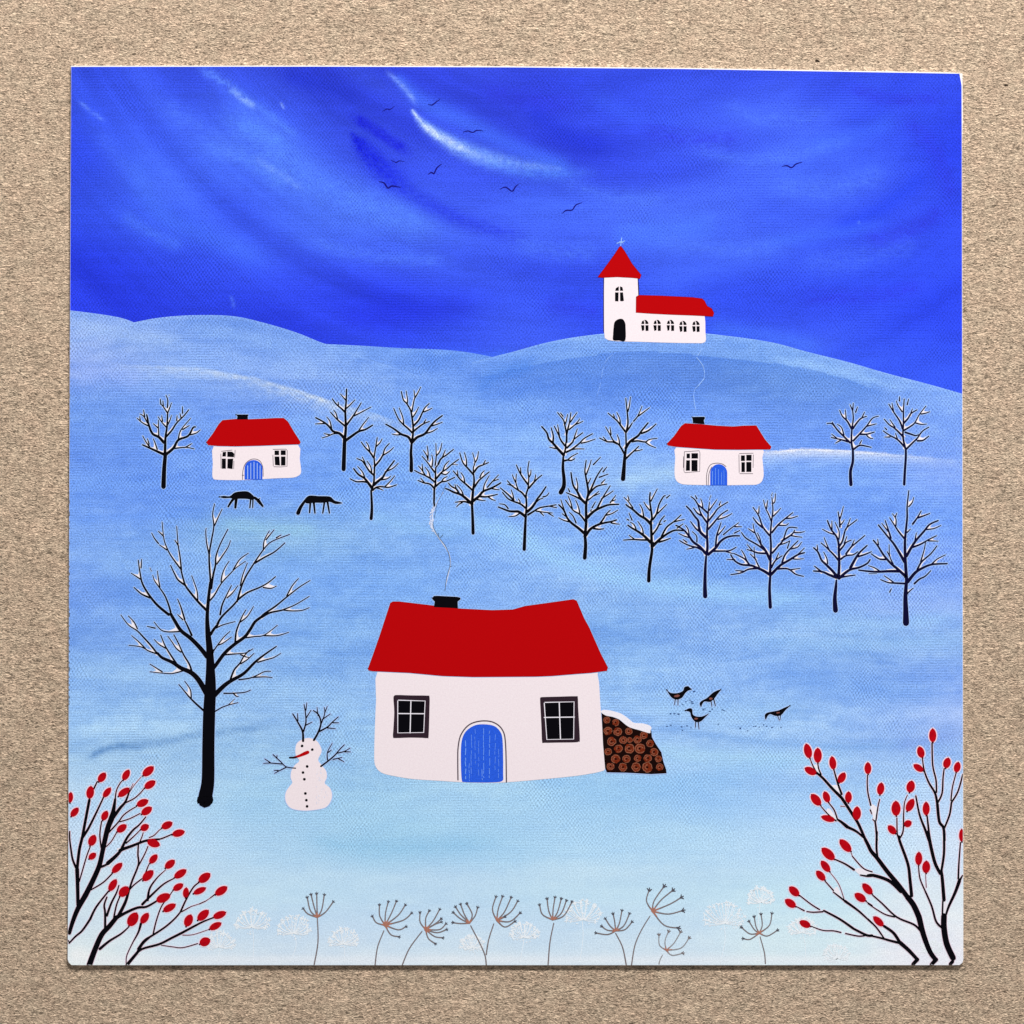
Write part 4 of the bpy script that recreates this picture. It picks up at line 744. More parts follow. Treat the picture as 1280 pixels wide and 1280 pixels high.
part('door', C3, smalldoor(375, 526, 637, 472, [[(358,636),(362,560),(385,500),(440,464),(500,476),(528,530),(532,610)],[(370,600),(355,600)]], t3, [(402,520,.9),(428,498,.8),(455,490,.9),(482,500,.8),(506,520,.8)], 'edge'))
# church
t4 = (740, 290, 8)
CH = Sheet()
wp = pol('122,445 455,445 460,560 463,640 463,800 700,810 1125,825 1133,900 1134,1000 1140,1070 1132,1100 1100,1112 900,1110 700,1105 450,1097 340,1095 240,1092 160,1080 128,1060 121,1000 120,800 120,600', *t4)
CH.poly(wp, 'wall', 18)
CH.stroke([(x, y, 1.0) for x, y in shift([(118,460),(116,700),(117,1000)], t4)], 'navy', 16, smooth=False)
CH.stroke([(x, y, 1.2) for x, y in shift([(460,470),(466,560),(466,640)], t4)], 'navy', 16, smooth=False)
CHO = CH.build('painted_church', ROOT, 'small white church with red roofs on the hilltop')
def rf(txt, lab):
    pts = pol(txt, *t4)
    def f(s): s.poly(pts, 'red', 22); outline(s, pts, 'redline', 1.0, 21)
    part('roof', CHO, f, lab)
rf('60,450 75,430 150,330 230,220 275,150 290,143 330,200 400,320 490,430 480,465 400,456 250,448 100,455', 'pointed red spire roof')
rf('443,650 470,633 700,640 1000,655 1100,668 1125,690 1150,742 1195,765 1218,810 1210,843 1000,832 800,825 600,815 440,805', None)
part('window', CHO, smallwin([[(232,588),(238,562),(268,543),(268,588)],[(280,543),(304,552),(312,588),(280,588)],[(230,604),(266,604),(264,695),(230,692)],[(280,604),(310,604),(319,688),(300,694),(281,690)]], [], t4))
part('door', CHO, lambda s: s.poly(rounded(shift([(212,1082),(210,1030),(216,950),(226,900),(262,872),(305,870),(330,905),(336,950),(333,1085),(270,1086)], t4), 3), 'black', 22))
for cx, dy, sk in ((528,0,0),(651,0,0),(784,0,-5),(909,10,0),(1039,10,2)):
    L, R = cx - 38, cx + 37; T = 876 + dy; Bt = 990 + dy
    part('window', CHO, smallwin([[(L + 2,T + 44),(L + 10,T + 18),(cx - 14,T + 6),(cx - 6,T + 24),(cx - 5,T + 44)],[(cx - 8,T + 2),(cx + 14,T + 4),(R - 4,T + 24),(R,T + 44),(cx + 6,T + 44),(cx + 4,T + 18)],[(L,T + 56),(cx - 5,T + 56),(cx - 6 + sk,Bt - 8),(L + 10,Bt)],[(cx + 6,T + 56),(R,T + 56),(R,Bt - 2),(cx + 8,Bt)]], [], t4))
part('cross', CHO, lambda s: [s.stroke([(x, y, w) for x, y in shift(q, t4)], 'smokeblue', 20, smooth=False) for q, w in (([(297,60),(292,90),(288,135)],1.0),([(248,112),(290,104),(330,88)],.9),([(275,95),(315,112)],.7))])

# wood pile
t5 = (740, 870, 11.64)
WP = Sheet()
WP.poly(pol('138,240 200,285 300,305 400,345 480,410 600,460 700,495 840,540 850,490 865,510 872,600 930,700 1010,820 1040,960 1080,1070 1085,1125 860,1137 500,1117 215,1112 190,1050 160,700', *t5), 'brown', 20)
outline(WP, pol('150,260 860,540 930,700 1010,820 1040,960 1085,1130 860,1140 500,1120 215,1115 190,1050 160,700', *t5), 'edge', 2.0, 17)
WPO = WP.build('painted_wood_pile', ROOT, 'stack of cut logs under snow against the large cottage')
for x, y, r in ((215,350,50),(345,385,52),(232,507,64),(375,520,64),(535,512,54),(285,662,66),(455,642,58),(550,640,42),(660,635,60),(755,570,58),(845,690,56),(905,815,62),(235,810,54),(385,765,62),(545,765,72),(700,765,76),(342,915,66),(500,915,60),(665,905,54),(810,905,60),(965,915,50),(268,1025,58),(450,1035,62),(640,1035,68),(805,1035,74),(985,1035,54)):
    def f(s, x=t5[0] + x / t5[2], y=t5[1] + y / t5[2], r=r / t5[2]):
        s.disc(x, y, r * .98, r * .96, 'log', 21, wob=.12)
        a_ = random.uniform(0, 6); s.ring(x, y, r * .82, r * .98, 'logring', 22, sq=random.uniform(.85, 1.05), wob=.10, a0=a_, a1=a_ + random.uniform(4.2, 6.2))
        s.ring(x, y, r * .38, r * .56, 'logring', 22, sq=.9, wob=.15, n=12, a0=random.uniform(0, 3), a1=random.uniform(4, 7))
        s.disc(x + random.uniform(-.4, .4), y + random.uniform(-.3, .3), r * .24, r * .2, 'brown', 23, n=8, wob=.3)
    part('log', WPO, f)
part('snow_cap', WPO, lambda s: s.poly(rounded(pol('128,232 150,205 190,200 290,215 420,255 520,320 600,385 680,395 750,400 840,430 867,468 852,495 845,540 780,525 700,500 560,460 480,410 400,343 300,303 200,283', *t5), 3), 'snow', 25))

# chimney smoke
t6 = (450, 580, 7.11)
sm = Sheet()
for p in parse('T1-1.4 652,380 645,470 640,540 650,580 690,640 760,740;T1.4-.8 760,740 792,800 803,880 790,960 762,1080 755,1130;T1-.5 660,400 690,330 740,250', *t6): sm.stroke(p, 'smoke', 26)
for k in range(60):
    y_ = random.uniform(400, 600); x_ = np.interp(y_, [400, 470, 540, 600], [650, 634, 634, 655]) + random.gauss(0, 9)
    sm.disc(t6[0] + x_ / t6[2], t6[1] + y_ / t6[2], random.uniform(.4, 1.1), random.uniform(.6, 1.5), 'smoke', 26, n=7, wob=.4)
for p in parse('T.8-.9 755,1130 770,1010 800,900 792,810 760,730 700,650 655,570 650,520;T.7-.5 660,480 672,420 685,350 720,280 765,190;T.9-.6 695,615 700,640;T.9-.6 735,630 715,655;T.6-.5 800,912 820,905', *t6): sm.stroke(p, 'smokeline', 27)
sm.build('painted_smoke', ROOT, 'thin curl of smoke above the large cottage chimney')
sm = Sheet()
for p in parse('T.8-1 293,605 282,545 276,490;T.5-.6 276,490 285,440 312,410;T1-1 312,410 362,350;T.5-.5 362,350 366,300;T.8-.9 366,300 350,240 300,175;T.9-.6 310,160 330,130 345,100', *t2): sm.stroke(p, 'smokeblue', 26)
sm.build('painted_smoke', ROOT, 'faint curl of smoke above the cottage below the church')
s = Sheet(); s.stroke([(766, 443, .5), (759, 449, .8), (756, 454, .5)], 'pathblue', 26); s.stroke([(755, 458, .5), (753, 464, .8), (752, 472, .6)], 'pathblue', 26); s.stroke([(751, 478, .6), (749, 486, .7), (746, 495, .4)], 'pathblue', 26)
s.build('painted_path', ROOT, 'faint pale line down the hill below the church tower')

# ------------------------------------------------------------------ snowman
t7 = (325, 870, 8.533)
SN = Sheet()
def blob(pts, m, lay): SN.poly(rounded(shift(pts, t7), 4), m, lay)
full = [(450,465),(520,448),(600,475),(645,540),(655,600),(620,680),(660,740),(705,800),(712,870),(690,930),(745,980),(768,1050),(755,1120),(710,1180),(640,1205),(500,1222),(380,1212),(310,1180),(272,1110),(275,1030),(310,970),(345,925),(328,870),(335,800),(370,740),(420,690),(385,640),(378,570),(395,505)]
cx, cy = 520, 830
big = [(cx + (x - cx) * 1.035, cy + (y - cy) * 1.018) for x, y in full]
SN.poly(rounded(shift(big, t7), 4), 'edge', 17); SN.poly(rounded(shift(full, t7), 4), 'wall', 18)
for k in range(46):
    x = random.uniform(600, 720); y = random.uniform(760, 1160)
    if y < 930 and x > 670: x -= 60
    SN.stroke([(a, b, .5) for a, b in shift([(x, y), (x + random.uniform(-10, 12), y + random.uniform(6, 20))], t7)], 'snow' if k % 2 else 'smoke', 19, smooth=False)
SNO = SN.build('painted_snowman', ROOT, 'white snowman with twig antlers and arms')
for x, y, nm in ((449,533,'eye'),(558,572,'eye'),(503,751,'button'),(459,816,'button'),(473,888,'button'),(484,1039,'button'),(495,1111,'button'),(502,1177,'button')):
    part(nm, SNO, lambda s: s.disc(t7[0] + x / t7[2], t7[1] + y / t7[2], 1.75, 1.75, 'black', 21, n=12, wob=.08))
def nose(s):
    s.stroke([(x, y, w) for (x, y), w in zip(shift([(510,600),(480,612),(420,638),(365,655)], t7), (4.2, 4.4, 3.2, 2.4))], 'red', 22)
    s.stroke([(x, y, w) for (x, y), w in zip(shift([(390,652),(350,656),(316,657)], t7), (1.6, 2.2, 2.0))], 'brown', 23)
part('nose', SNO, nose)
for nm, txt in (('twig_antler', 'M3-1.6 460,480 455,380 410,290 350,190;t 405,260 400,185;B 465,375 490,280 485,180 470,90;t 490,150 500,70;t 495,230 545,150;t 490,310 555,278'),
    ('twig_antler', 'B2.8-1.5 575,470 620,390 650,290 625,200 570,155;t 620,210 608,120;t 655,290 690,190 685,120;t 690,180 718,110;t 665,250 750,190;B 630,380 720,330 770,280 835,222;t 780,285 840,285;t 720,340 805,348'),
    ('twig_arm', 'B1.4-1.4 380,770 280,755 220,700 140,625;t 180,665 182,630;t 240,725 110,715 38,718;t 110,710 50,670;t 280,760 210,795 155,825;t 195,795 150,792'),
    ('twig_arm', 'B 650,750 730,690 800,630 850,570 900,520;t 720,680 720,600 770,505;t 730,600 762,575;t 820,610 900,590 960,555;t 905,595 965,595;t 780,675 875,655;t 840,670 895,700')):
    st = parse(txt, *t7, k=.95)
    def f(s):
        for p in st: s.stroke(p, 'edge', 16, grow=1.8)
        for p in st: s.stroke(p, 'black', 22)
    part(nm, SNO, f)

# ------------------------------------------------------------------ animals and birds
def beast(name, polys, strokes, tr, ink, label, group, halo=True, extra=None):
    s = Sheet()
    for q in polys:
        pts = rounded(pol(q, *tr), 3)
        if halo: outline(s, pts, 'edge', 2.0, 15)
        s.poly(pts, ink, 20)
    st = parse(strokes, *tr)
    for p in st:
        if halo: s.stroke(p, 'edge', 15, grow=1.6)
        s.stroke(p, ink, 20)
    if extra: extra(s)
    return s.build(name, ROOT, label, group)
beast('painted_dog', ['165,782 200,773 250,776 290,746 340,736 400,736 440,762 462,792 440,808 400,800 340,798 290,800 250,792 200,794'], 'T3.6-3.6 462,790 495,815;T4.6-2.6 490,812 528,860;t1-1 496,800 505,792;B3.6-2.4 285,795 262,825 238,864;B4-3 306,790 298,872;t2.2-1.8 428,795 420,872;t2-1.6 446,805 444,872', t3, 'black', 'dark four legged animal sniffing the snow, facing right', 'two dark animals below the left cottage')
beast('painted_dog', ['878,812 900,782 932,770 1000,775 1090,778 1120,800 1140,815 1190,828 1193,838 1140,842 1090,824 1040,832 960,832 900,838'], 'B3-5.2 890,808 850,865 826,918;t1-1 838,865 846,855;B2.8-2 930,825 923,914;B3-2 958,825 968,918;B2.6-1.9 1048,828 1034,918;B2.8-1.9 1074,825 1090,918', t3, 'black', 'dark four legged animal grazing with its head down, facing left', 'two dark animals below the left cottage')
t8 = (820, 840, 7.11)
def br(x, y, rx, ry): return lambda s: s.disc(t8[0] + x / t8[2], t8[1] + y / t8[2], rx, ry, 'breast', 21, ang=-.15, wob=.1)
GB = 'four dark birds pecking in the snow'
beast('painted_bird', ['95,158 130,185 190,187 238,168 252,135 285,125 302,140 320,155 288,165 260,188 232,228 190,245 155,238 125,212'], 'B1.3-1 172,238 165,290;B1.3-1 196,238 195,294', t8, 'black', 'dark bird standing with head up, facing right', GB, extra=br(185, 213, 3.6, 1.5))
beast('painted_bird', ['260,343 295,322 322,330 326,372 350,392 405,396 465,372 440,400 400,438 360,446 330,425 310,390 300,355'], 'B1.3-1 352,438 350,492;B1.3-1 375,440 382,505', t8, 'black', 'dark bird standing with head up, facing left', GB, extra=br(355, 415, 2.4, 1.2))
beast('painted_bird', ['575,158 545,200 515,240 480,266 432,262 412,285 400,312 387,280 405,256 450,232 500,188 540,165'], 'B1.3-1 488,255 497,305;B1.6-1.1 512,240 528,300', t8, 'black', 'dark bird pecking beside the other two, tail up', GB, extra=br(487, 237, 2.2, 1.4))
beast('painted_bird', ['1190,300 1150,340 1110,385 1060,390 1015,374 990,395 975,425 966,385 985,363 1030,352 1090,340 1145,315'], 'B1.2-.8 1080,385 1095,428;B1.2-.8 1108,380 1102,426', t8, 'black', 'dark bird pecking alone at the right', GB, extra=br(1085, 362, 2.2, .9))
tk = Sheet()
for x, y in ((165,370),(98,482),(130,474),(228,488),(275,480),(312,496),(235,518),(480,350),(500,330),(590,336),(605,342),(430,328),(418,334),(236,290),(320,265),(325,282),(265,262),(300,250),(868,485),(885,482),(918,490),(985,482),(1030,492),(958,470),(750,500),(815,523),(555,463),(340,172),(130,372),(200,374),(1110,492)):
    tk.disc(t8[0] + x / t8[2], t8[1] + y / t8[2], random.uniform(.8, 1.7), random.uniform(.5, .95), 'track', 14, n=8, wob=.4)
tag(tk.build('painted_tracks', ROOT, 'scattered bird tracks in the snow'), kind='stuff')
for i, (w, pts) in enumerate(((.9,[(478,139.2),(483.8,136.2),(487,137),(493,133)]),(1.1,[(535,130.5),(540,131.2),(543.7,128.7),(550.5,123.7)]),(1.1,[(578.7,165),(585,163.7),(591,165.5),(596,163),(603.7,163.7)]),(.9,[(488.7,200),(495,203),(498.7,201.2),(505.5,201.7)]),(1.3,[(535,218),(539.5,215.5),(542.5,217),(546,210),(552,205)]),(1.4,[(473.7,227),(480,228.7),(485,235),(490,232.5),(500.5,234.2)]),(1.2,[(625,236.5),(632,234),(640,239),(644,234),(648,230)]),(1.2,[(703,266.7),(707.5,263),(715,262.5),(720,256.2),(727.5,253.2)]),(1.2,[(977.5,208),(983.7,207),(989.5,209.5),(995,205),(1003,202.5)]))):
    s = Sheet(); n = len(pts)
    s.stroke([(x, y, w * (1.35 if 0 < j < n - 1 else .6)) for j, (x, y) in enumerate(pts)], 'birdnavy', 8)
    s.build('painted_flying_bird', ROOT, None, 'small dark birds flying in the painted sky')

# ------------------------------------------------------------------ rosehip bushes
def hip(s, x1, y1, x2, y2, w):
    """berry from its stalk end to its tip"""
    L = math.dist((x1, y1), (x2, y2)); ux, uy = (x2 - x1) / L, (y2 - y1) / L; nx, ny = -uy, ux
    up, dn = [], []
    for i in range(11):
        t = i / 10; h = w / 2 * (math.sin(math.pi * t) ** 0.55) * (1.06 - 0.1 * t) + 0.25
        up.append((x1 + ux * L * t + nx * h, y1 + uy * L * t + ny * h)); dn.append((x1 + ux * L * t - nx * h, y1 + uy * L * t - ny * h))
    s.poly(up + dn[::-1], 'berry', 24)
    for q in (((x2, y2), -1), ((x1, y1), 1)):
        (a, b), sg = q; s.disc(a + ux * sg * .7, b + uy * sg * .7, .8, .8, 'berrytip', 25, n=8)
    return up + dn[::-1]
BLOBS = [((1085,900,8.533),'22,915 55,900 100,945 98,1010 80,1080 55,1050 48,1000'),((970,1040,7.53),'742,352 790,340 850,368 904,382 915,408 850,412 790,402 752,372'),((970,900,8.533),'405,490 440,480 485,575 445,555'),((970,900,8.533),'540,950 585,955 645,1065 560,1010'),((970,1040,7.53),'545,562 578,515 622,620 640,655'),((1085,1040,7.53),'350,590 392,550 412,615 372,612'),((1085,1040,7.53),'712,650 748,690 738,785 704,785'),((970,900,8.533),'590,700 660,700 695,780 650,760'),((1085,1040,7.53),'685,300 692,370 650,330')]
def bush(groups, berries, label, forks):
    st = []
    for ox, oy, s, txt in groups: st += parse(txt, ox, oy, s)
    def clipx(x, y): return max(float(leftx(y)) + .1, min(float(rightx(y)) - .1, x)), min(y, 1206.2)
    st = [[(*clipx(x, y), w * 1.14) for x, y, w in p] for p in st]
    a = Sheet()
    for p in st: a.stroke(p, 'black', 20)
    o = a.build('painted_rosehip_bush', ROOT, label)
    h = Sheet(); wedges(st, h, 'snow', 18, 4.5 if forks else 2.5, .4)
    for p in st: h.stroke(p, 'berryhalo', 13, grow=1.3)  # sharpening halo around the twigs, sharing the mesh with the snow
    if forks:
        for tr_, q in BLOBS: h.poly(rounded(pol(q, *tr_), 3), 'snow', 18)
    for ox, oy, s, txt in berries:
        for it in txt.split():
            x1, y1, x2, y2, w = map(float, it.split(','))
            b = Sheet(); q = hip(b, ox + x1 / s, oy + y1 / s, ox + x2 / s, oy + y2 / s, w / s)
            b.v = [((min(max(v[0], (float(leftx(640 - v[1] / S)) - 640) * S), (float(rightx(640 - v[1] / S)) - 640) * S)), v[1], v[2]) for v in b.v]
            b.build('rosehip', o)
            h.stroke([(*clipx(x, y), 2.6) for x, y in q + [q[0]]], 'berryhalo', 14, smooth=False)
    h.build('snow', o)
bush([(80, 1070, 9.14, """M4-6.2 62,880 100,750 160,600 250,440;M6-5.2 250,440 330,280 400,120 430,0;M5-6.4 430,0 460,-147 500,-317 540,-420;M6.6-2.6 540,-420 565,-520 585,-650;t1.6-1.2 585,-650 600,-750 640,-830 670,-865;B3.8-4.6 160,560 155,300 150,150;B3.4-3.2 150,150 175,-67 210,-217 240,-377 290,-640;t2-1.6 340,-767 380,-850;B3.2-1.8 215,-217 280,-317 370,-497 450,-667;
t1.6-1.4 175,290 210,170 260,0 300,-107;B2.6-1.6 145,150 100,40 80,-77 65,-200 65,-280;B3-2 400,130 480,100 580,20;B1.6-1.6 310,385 450,300 560,190;M6.4-5 290,1250 350,1080 430,900 520,800 600,700;B3.6-2.2 600,710 700,650 840,590 940,580 1050,520;B4-2.8 620,690 700,530 740,400;B2.4-1.8 735,420 780,280 850,100 845,-17 850,-127;t1.5-1.1 850,-127 890,-217 905,-267;t1.7-1.2 850,113 920,-17 960,-112;t1.7-1.5 735,400 800,330 890,260;t 910,250 960,120 975,90;
t2-1.6 570,700 600,560 640,460;B2.8-1.8 470,860 470,650 460,560 490,470;B2.8-1.4 490,680 540,540 600,420 628,335;B3.2-1.5 410,1060 520,970 650,890 740,810;B1.8-2.6 60,995 130,920 210,850 300,720;B2.8-1.8 300,720 370,580 510,400;t1.8-1.2 62,990 50,965;B4.6-3.2 725,1250 840,1100;B3.2-2.2 840,1100 900,1000 1000,910;t1-1.4 710,1220 720,1130 790,980;t1.4-3 790,980 850,870 880,770"""),
 (80, 950, 9.14, """B4-2 560,660 640,550 700,480 740,380;f 730,400 800,290 885,190;f 735,380 790,270;t1.6-1.2 700,490 800,440 870,380 915,325;t1.8-1.2 510,830 620,710 680,630 760,570 830,530;t1.4-1.2 640,705 750,670 870,610;t1.2-1.3 475,995 540,930 600,830;t1.8-1.5 425,1000 410,850 430,700;B4.6-3 500,1180 600,1090 660,1020;B4-2.2 640,1035 680,1015 780,980 940,920 1090,905;B3.2-1.4 660,1010 720,890 790,800 860,740 935,650;t 710,950 800,870 870,800;t1.3-.9 975,885 1030,860 1090,800 1110,790"""),
 (170, 1040, 7.53, """t1.8-1.5 110,75 220,68 340,20;B2.6-1.8 20,1100 80,1020 160,970 280,890 370,810 420,750;B2.2-1.5 420,750 470,640 540,520 600,470;t1.5-1 430,750 520,700;f 520,700 600,675;t1.2-1.2 600,675 655,650;f 655,650 700,620;t1.2-1.4 700,620 745,585;B2.4-2.8 0,1155 60,1100 220,1055 330,1000 430,950;B2.8-1.6 430,950 560,880 640,840 730,805;f 440,970 540,965 690,915;t1-1.2 240,1065 340,1080 440,1088 580,1050;t1.8-1.1 160,970 190,840 240,700 300,620 355,540;
B3-1.3 60,680 150,590 260,490 360,435;B3-.8 110,640 130,530 200,430 280,355""")],
 [(80, 950, 9.14, "395,250,475,145,78 290,445,310,295,84 450,425,535,315,66 675,230,745,110,72 900,180,1025,75,86 920,320,1045,240,80 620,415,750,320,74 830,520,965,460,80 885,620,1005,540,82 440,690,495,580,72 605,820,715,740,78 875,795,970,745,76 295,980,355,855,86 285,1130,365,1065,66 80,645,165,545,70 65,490,80,365,60 950,925,1097,975,88 980,1180,1065,1080,72"),
  (80, 1070, 9.14, "550,190,665,80,74 515,400,600,265,76 635,460,735,350,96 740,800,835,645,112 880,770,965,650,78 900,280,1020,165,90"),
  (170, 1040, 7.53, "340,25,460,-5,64 241,-38,344,-90,66 275,340,365,265,66 360,430,475,355,66 590,470,700,390,76 745,590,860,515,70 540,580,660,525,54 465,620,475,520,54 350,545,445,490,60 190,650,325,590,78 255,745,375,680,64 725,805,850,755,64 580,830,685,735,74 470,890,520,775,76 690,915,805,855,60 600,1055,700,1010,80")],
 'rosehip bush with red berries in the lower left corner', False)
bush([(970, 900, 8.533, """M3.2-3.4 950,1270 880,1110 830,1030 760,920 700,830;M3.4-2.6 700,830 600,730 500,620 430,560;t 430,560 390,480 365,415;t1.8-1.4 480,580 455,520 445,455;B2.6-1.7 700,790 660,680 620,540;B2-3.4 940,1260 860,1190 760,1140;M4-2.2 760,1140 700,1090 655,1060;t1.8-1.4 655,1060 620,960 560,880;t1.8-1.2 640,1075 560,1010 480,920;f 690,918 735,922"""),
 (1085, 900, 8.533, """t1.8-1.4 30,910 0,780 -8,680 -5,590;t 25,960 40,1000;B2.4-2 95,1280 85,1150 75,1080;t 75,1080 50,1060;t1.7-1.3 85,1070 105,930 125,845;t2-1.4 335,1275 315,1230 310,1180 308,1045;t2-1 340,1260 375,1180 380,1000 390,880 420,800;B3.4-1.8 650,1280 610,1170 550,1010 510,810;B2.6-1.8 655,1250 640,1110 630,1020;M3-3.4 815,1280 805,1150 760,1080 740,900;B3-1.4 740,900 715,780 650,670 600,540 580,410;B2-1.8 730,770 725,640 690,480 683,245;B2.2-1.6 745,880 790,780 800,620 812,520;B2.2-2.2 815,1150 870,1010 890,880;t1.7-1.4 885,860 900,720 938,570;t2-1.8 890,880 960,760 1020,580"""),
 (970, 1040, 7.53, """B3-1.6 904,410 860,415 795,405;t1.6-1.4 904,375 820,340 720,230;f 720,230 705,190;B2.4-1.6 735,355 650,300 550,255;t1.2-1.2 904,690 850,655;B3-2.6 904,975 850,970 730,910;M2.8-2.2 730,910 600,820 450,740;t1.6-1.4 410,730 330,680 220,595;t1.7-1.3 440,750 350,755 290,748;t 265,740 190,700;t1.7-1.5 860,970 780,980 655,955;t1.6-1.2 610,945 540,930 440,925 325,885;B1.7-3 904,860 780,745 650,650;B2.2-1.5 650,650 540,565;t1.6-1.4 540,550 460,460;f 640,630 590,490 505,375"""),
 (1085, 1040, 7.53, """M5-6.4 635,1200 580,1120 520,960 480,800;M6.4-6 480,800 430,690 370,610;M5.4-3.6 370,610 280,490 180,370 90,250 30,180 0,120 -28,66;T5-5 600,1250 640,1200;B3.8-2.8 410,600 395,450 375,300 300,90 290,40;M4-3.4 310,560 200,460 60,410 0,410;B2.4-2.6 90,240 80,150 83,0;M6.6-6.4 800,1185 740,1050 715,900 715,790;t2-1.8 700,790 705,650 715,640;M4-3.4 715,640 700,450 690,370;B2.8-2.8 690,370 715,200 715,0;B3.6-4 680,390 630,290 590,130 565,0;T4-4 775,1243 795,1220;
B2.6-2 695,900 640,840 600,700 540,560;t1.8-1.4 540,560 490,440 475,320;f 548,520 542,400;B2.2-4 730,790 760,700 820,570 860,460;t3-1.8 860,460 890,410;t2.2-1.6 850,440 855,300 870,100;B2.6-1.6 495,930 430,870 270,800 130,670 45,595;t1.8-1.2 250,798 150,770 0,675;T4.4-4.4 425,1245 465,1200;M3.8-4.6 465,1200 380,1110 300,1040;M3.6-3 300,1040 240,950 150,885;B3-2 300,1045 200,1020 130,1000 0,970;B1.8-2 150,1000 80,900 0,820""")],
 [(970, 900, 8.533, "360,410,320,250,80 445,460,445,295,84 430,575,305,510,74 615,530,595,385,70 670,670,735,560,74 770,885,775,760,70 860,1070,865,920,84 475,910,375,790,84 560,880,515,760,70 630,1070,480,1030,64 980,580,980,448,70"),
  (1085, 900, 8.533, "125,800,145,665,74 440,775,470,645,86 300,1025,297,860,94 415,975,485,840,78 295,1215,215,1125,70 385,1125,465,1085,70 620,1020,620,870,72 580,405,545,280,74 590,545,485,475,64 690,240,690,88,74 825,515,860,400,76 938,560,965,445,68 1000,1300,1000,1160,56"),
  (970, 1040, 7.53, "705,185,600,70,74 550,260,430,150,80 505,375,425,270,64 460,455,380,365,64 215,600,125,515,70 185,705,85,635,68 325,890,220,840,64 845,650,740,580,70 904,585,815,485,68"),
  (1085, 1040, 7.53, "475,315,480,185,64 545,390,550,268,72 145,885,50,795,60")],
 'rosehip bush with red berries in the lower right corner', True)

# ------------------------------------------------------------------ dried umbels along the bottom
def umbel(tr, stem, hub, rays, mats=('stem', 'stemdark', 'hub'), w=1.55, star=1.15, hubk=.7):
    s = Sheet()
    if stem: s.stroke([(x, y, w * 1.1 - .15 * i) for i, (x, y) in enumerate(shift(stem, tr))], mats[0], 20)
    hx, hy = shift([hub], tr)[0]
    for r in rays:
        tip = shift([r[0]], tr)[0]
        if len(r) > 1: via = shift([r[1]], tr)[0]
        else:
            mx, my = (hx + tip[0]) / 2, (hy + tip[1]) / 2; dx = tip[0] - hx
            via = (mx + dx * 0.12, my + abs(dx) * 0.10)
        s.stroke([(hx, hy, w * 1.25), (*via, w), (*tip, w * 1.05)], mats[0], 21)
        hk = .38
        s.stroke([(hx, hy, w * 1.5 * hubk), (hx + (via[0] - hx) * hk, hy + (via[1] - hy) * hk, w * .8)], mats[2], 22, smooth=False)
        s.disc(*tip, 1.25 * star, 1.0 * star, mats[1], 23, n=8, wob=.35)
        for k in range(3):
            a = math.atan2(tip[1] - via[1], tip[0] - via[0]) + (k - 1) * 0.95
            s.stroke([(tip[0], tip[1], .8 * star), (tip[0] + 2.0 * star * math.cos(a), tip[1] + 2.0 * star * math.sin(a), .8 * star)], mats[1], 23, smooth=False)
    s.disc(hx, hy, 1.1 * hubk, 1.0 * hubk, mats[2], 24, n=9, wob=.3)
    return s
UG = 'dried umbel seed heads along the bottom edge'
a, b, c, d, e = (260, 1090, 6.4), (440, 1090, 6.4), (600, 1090, 6.4), (740, 1090, 8.0), (880, 1090, 5.565)
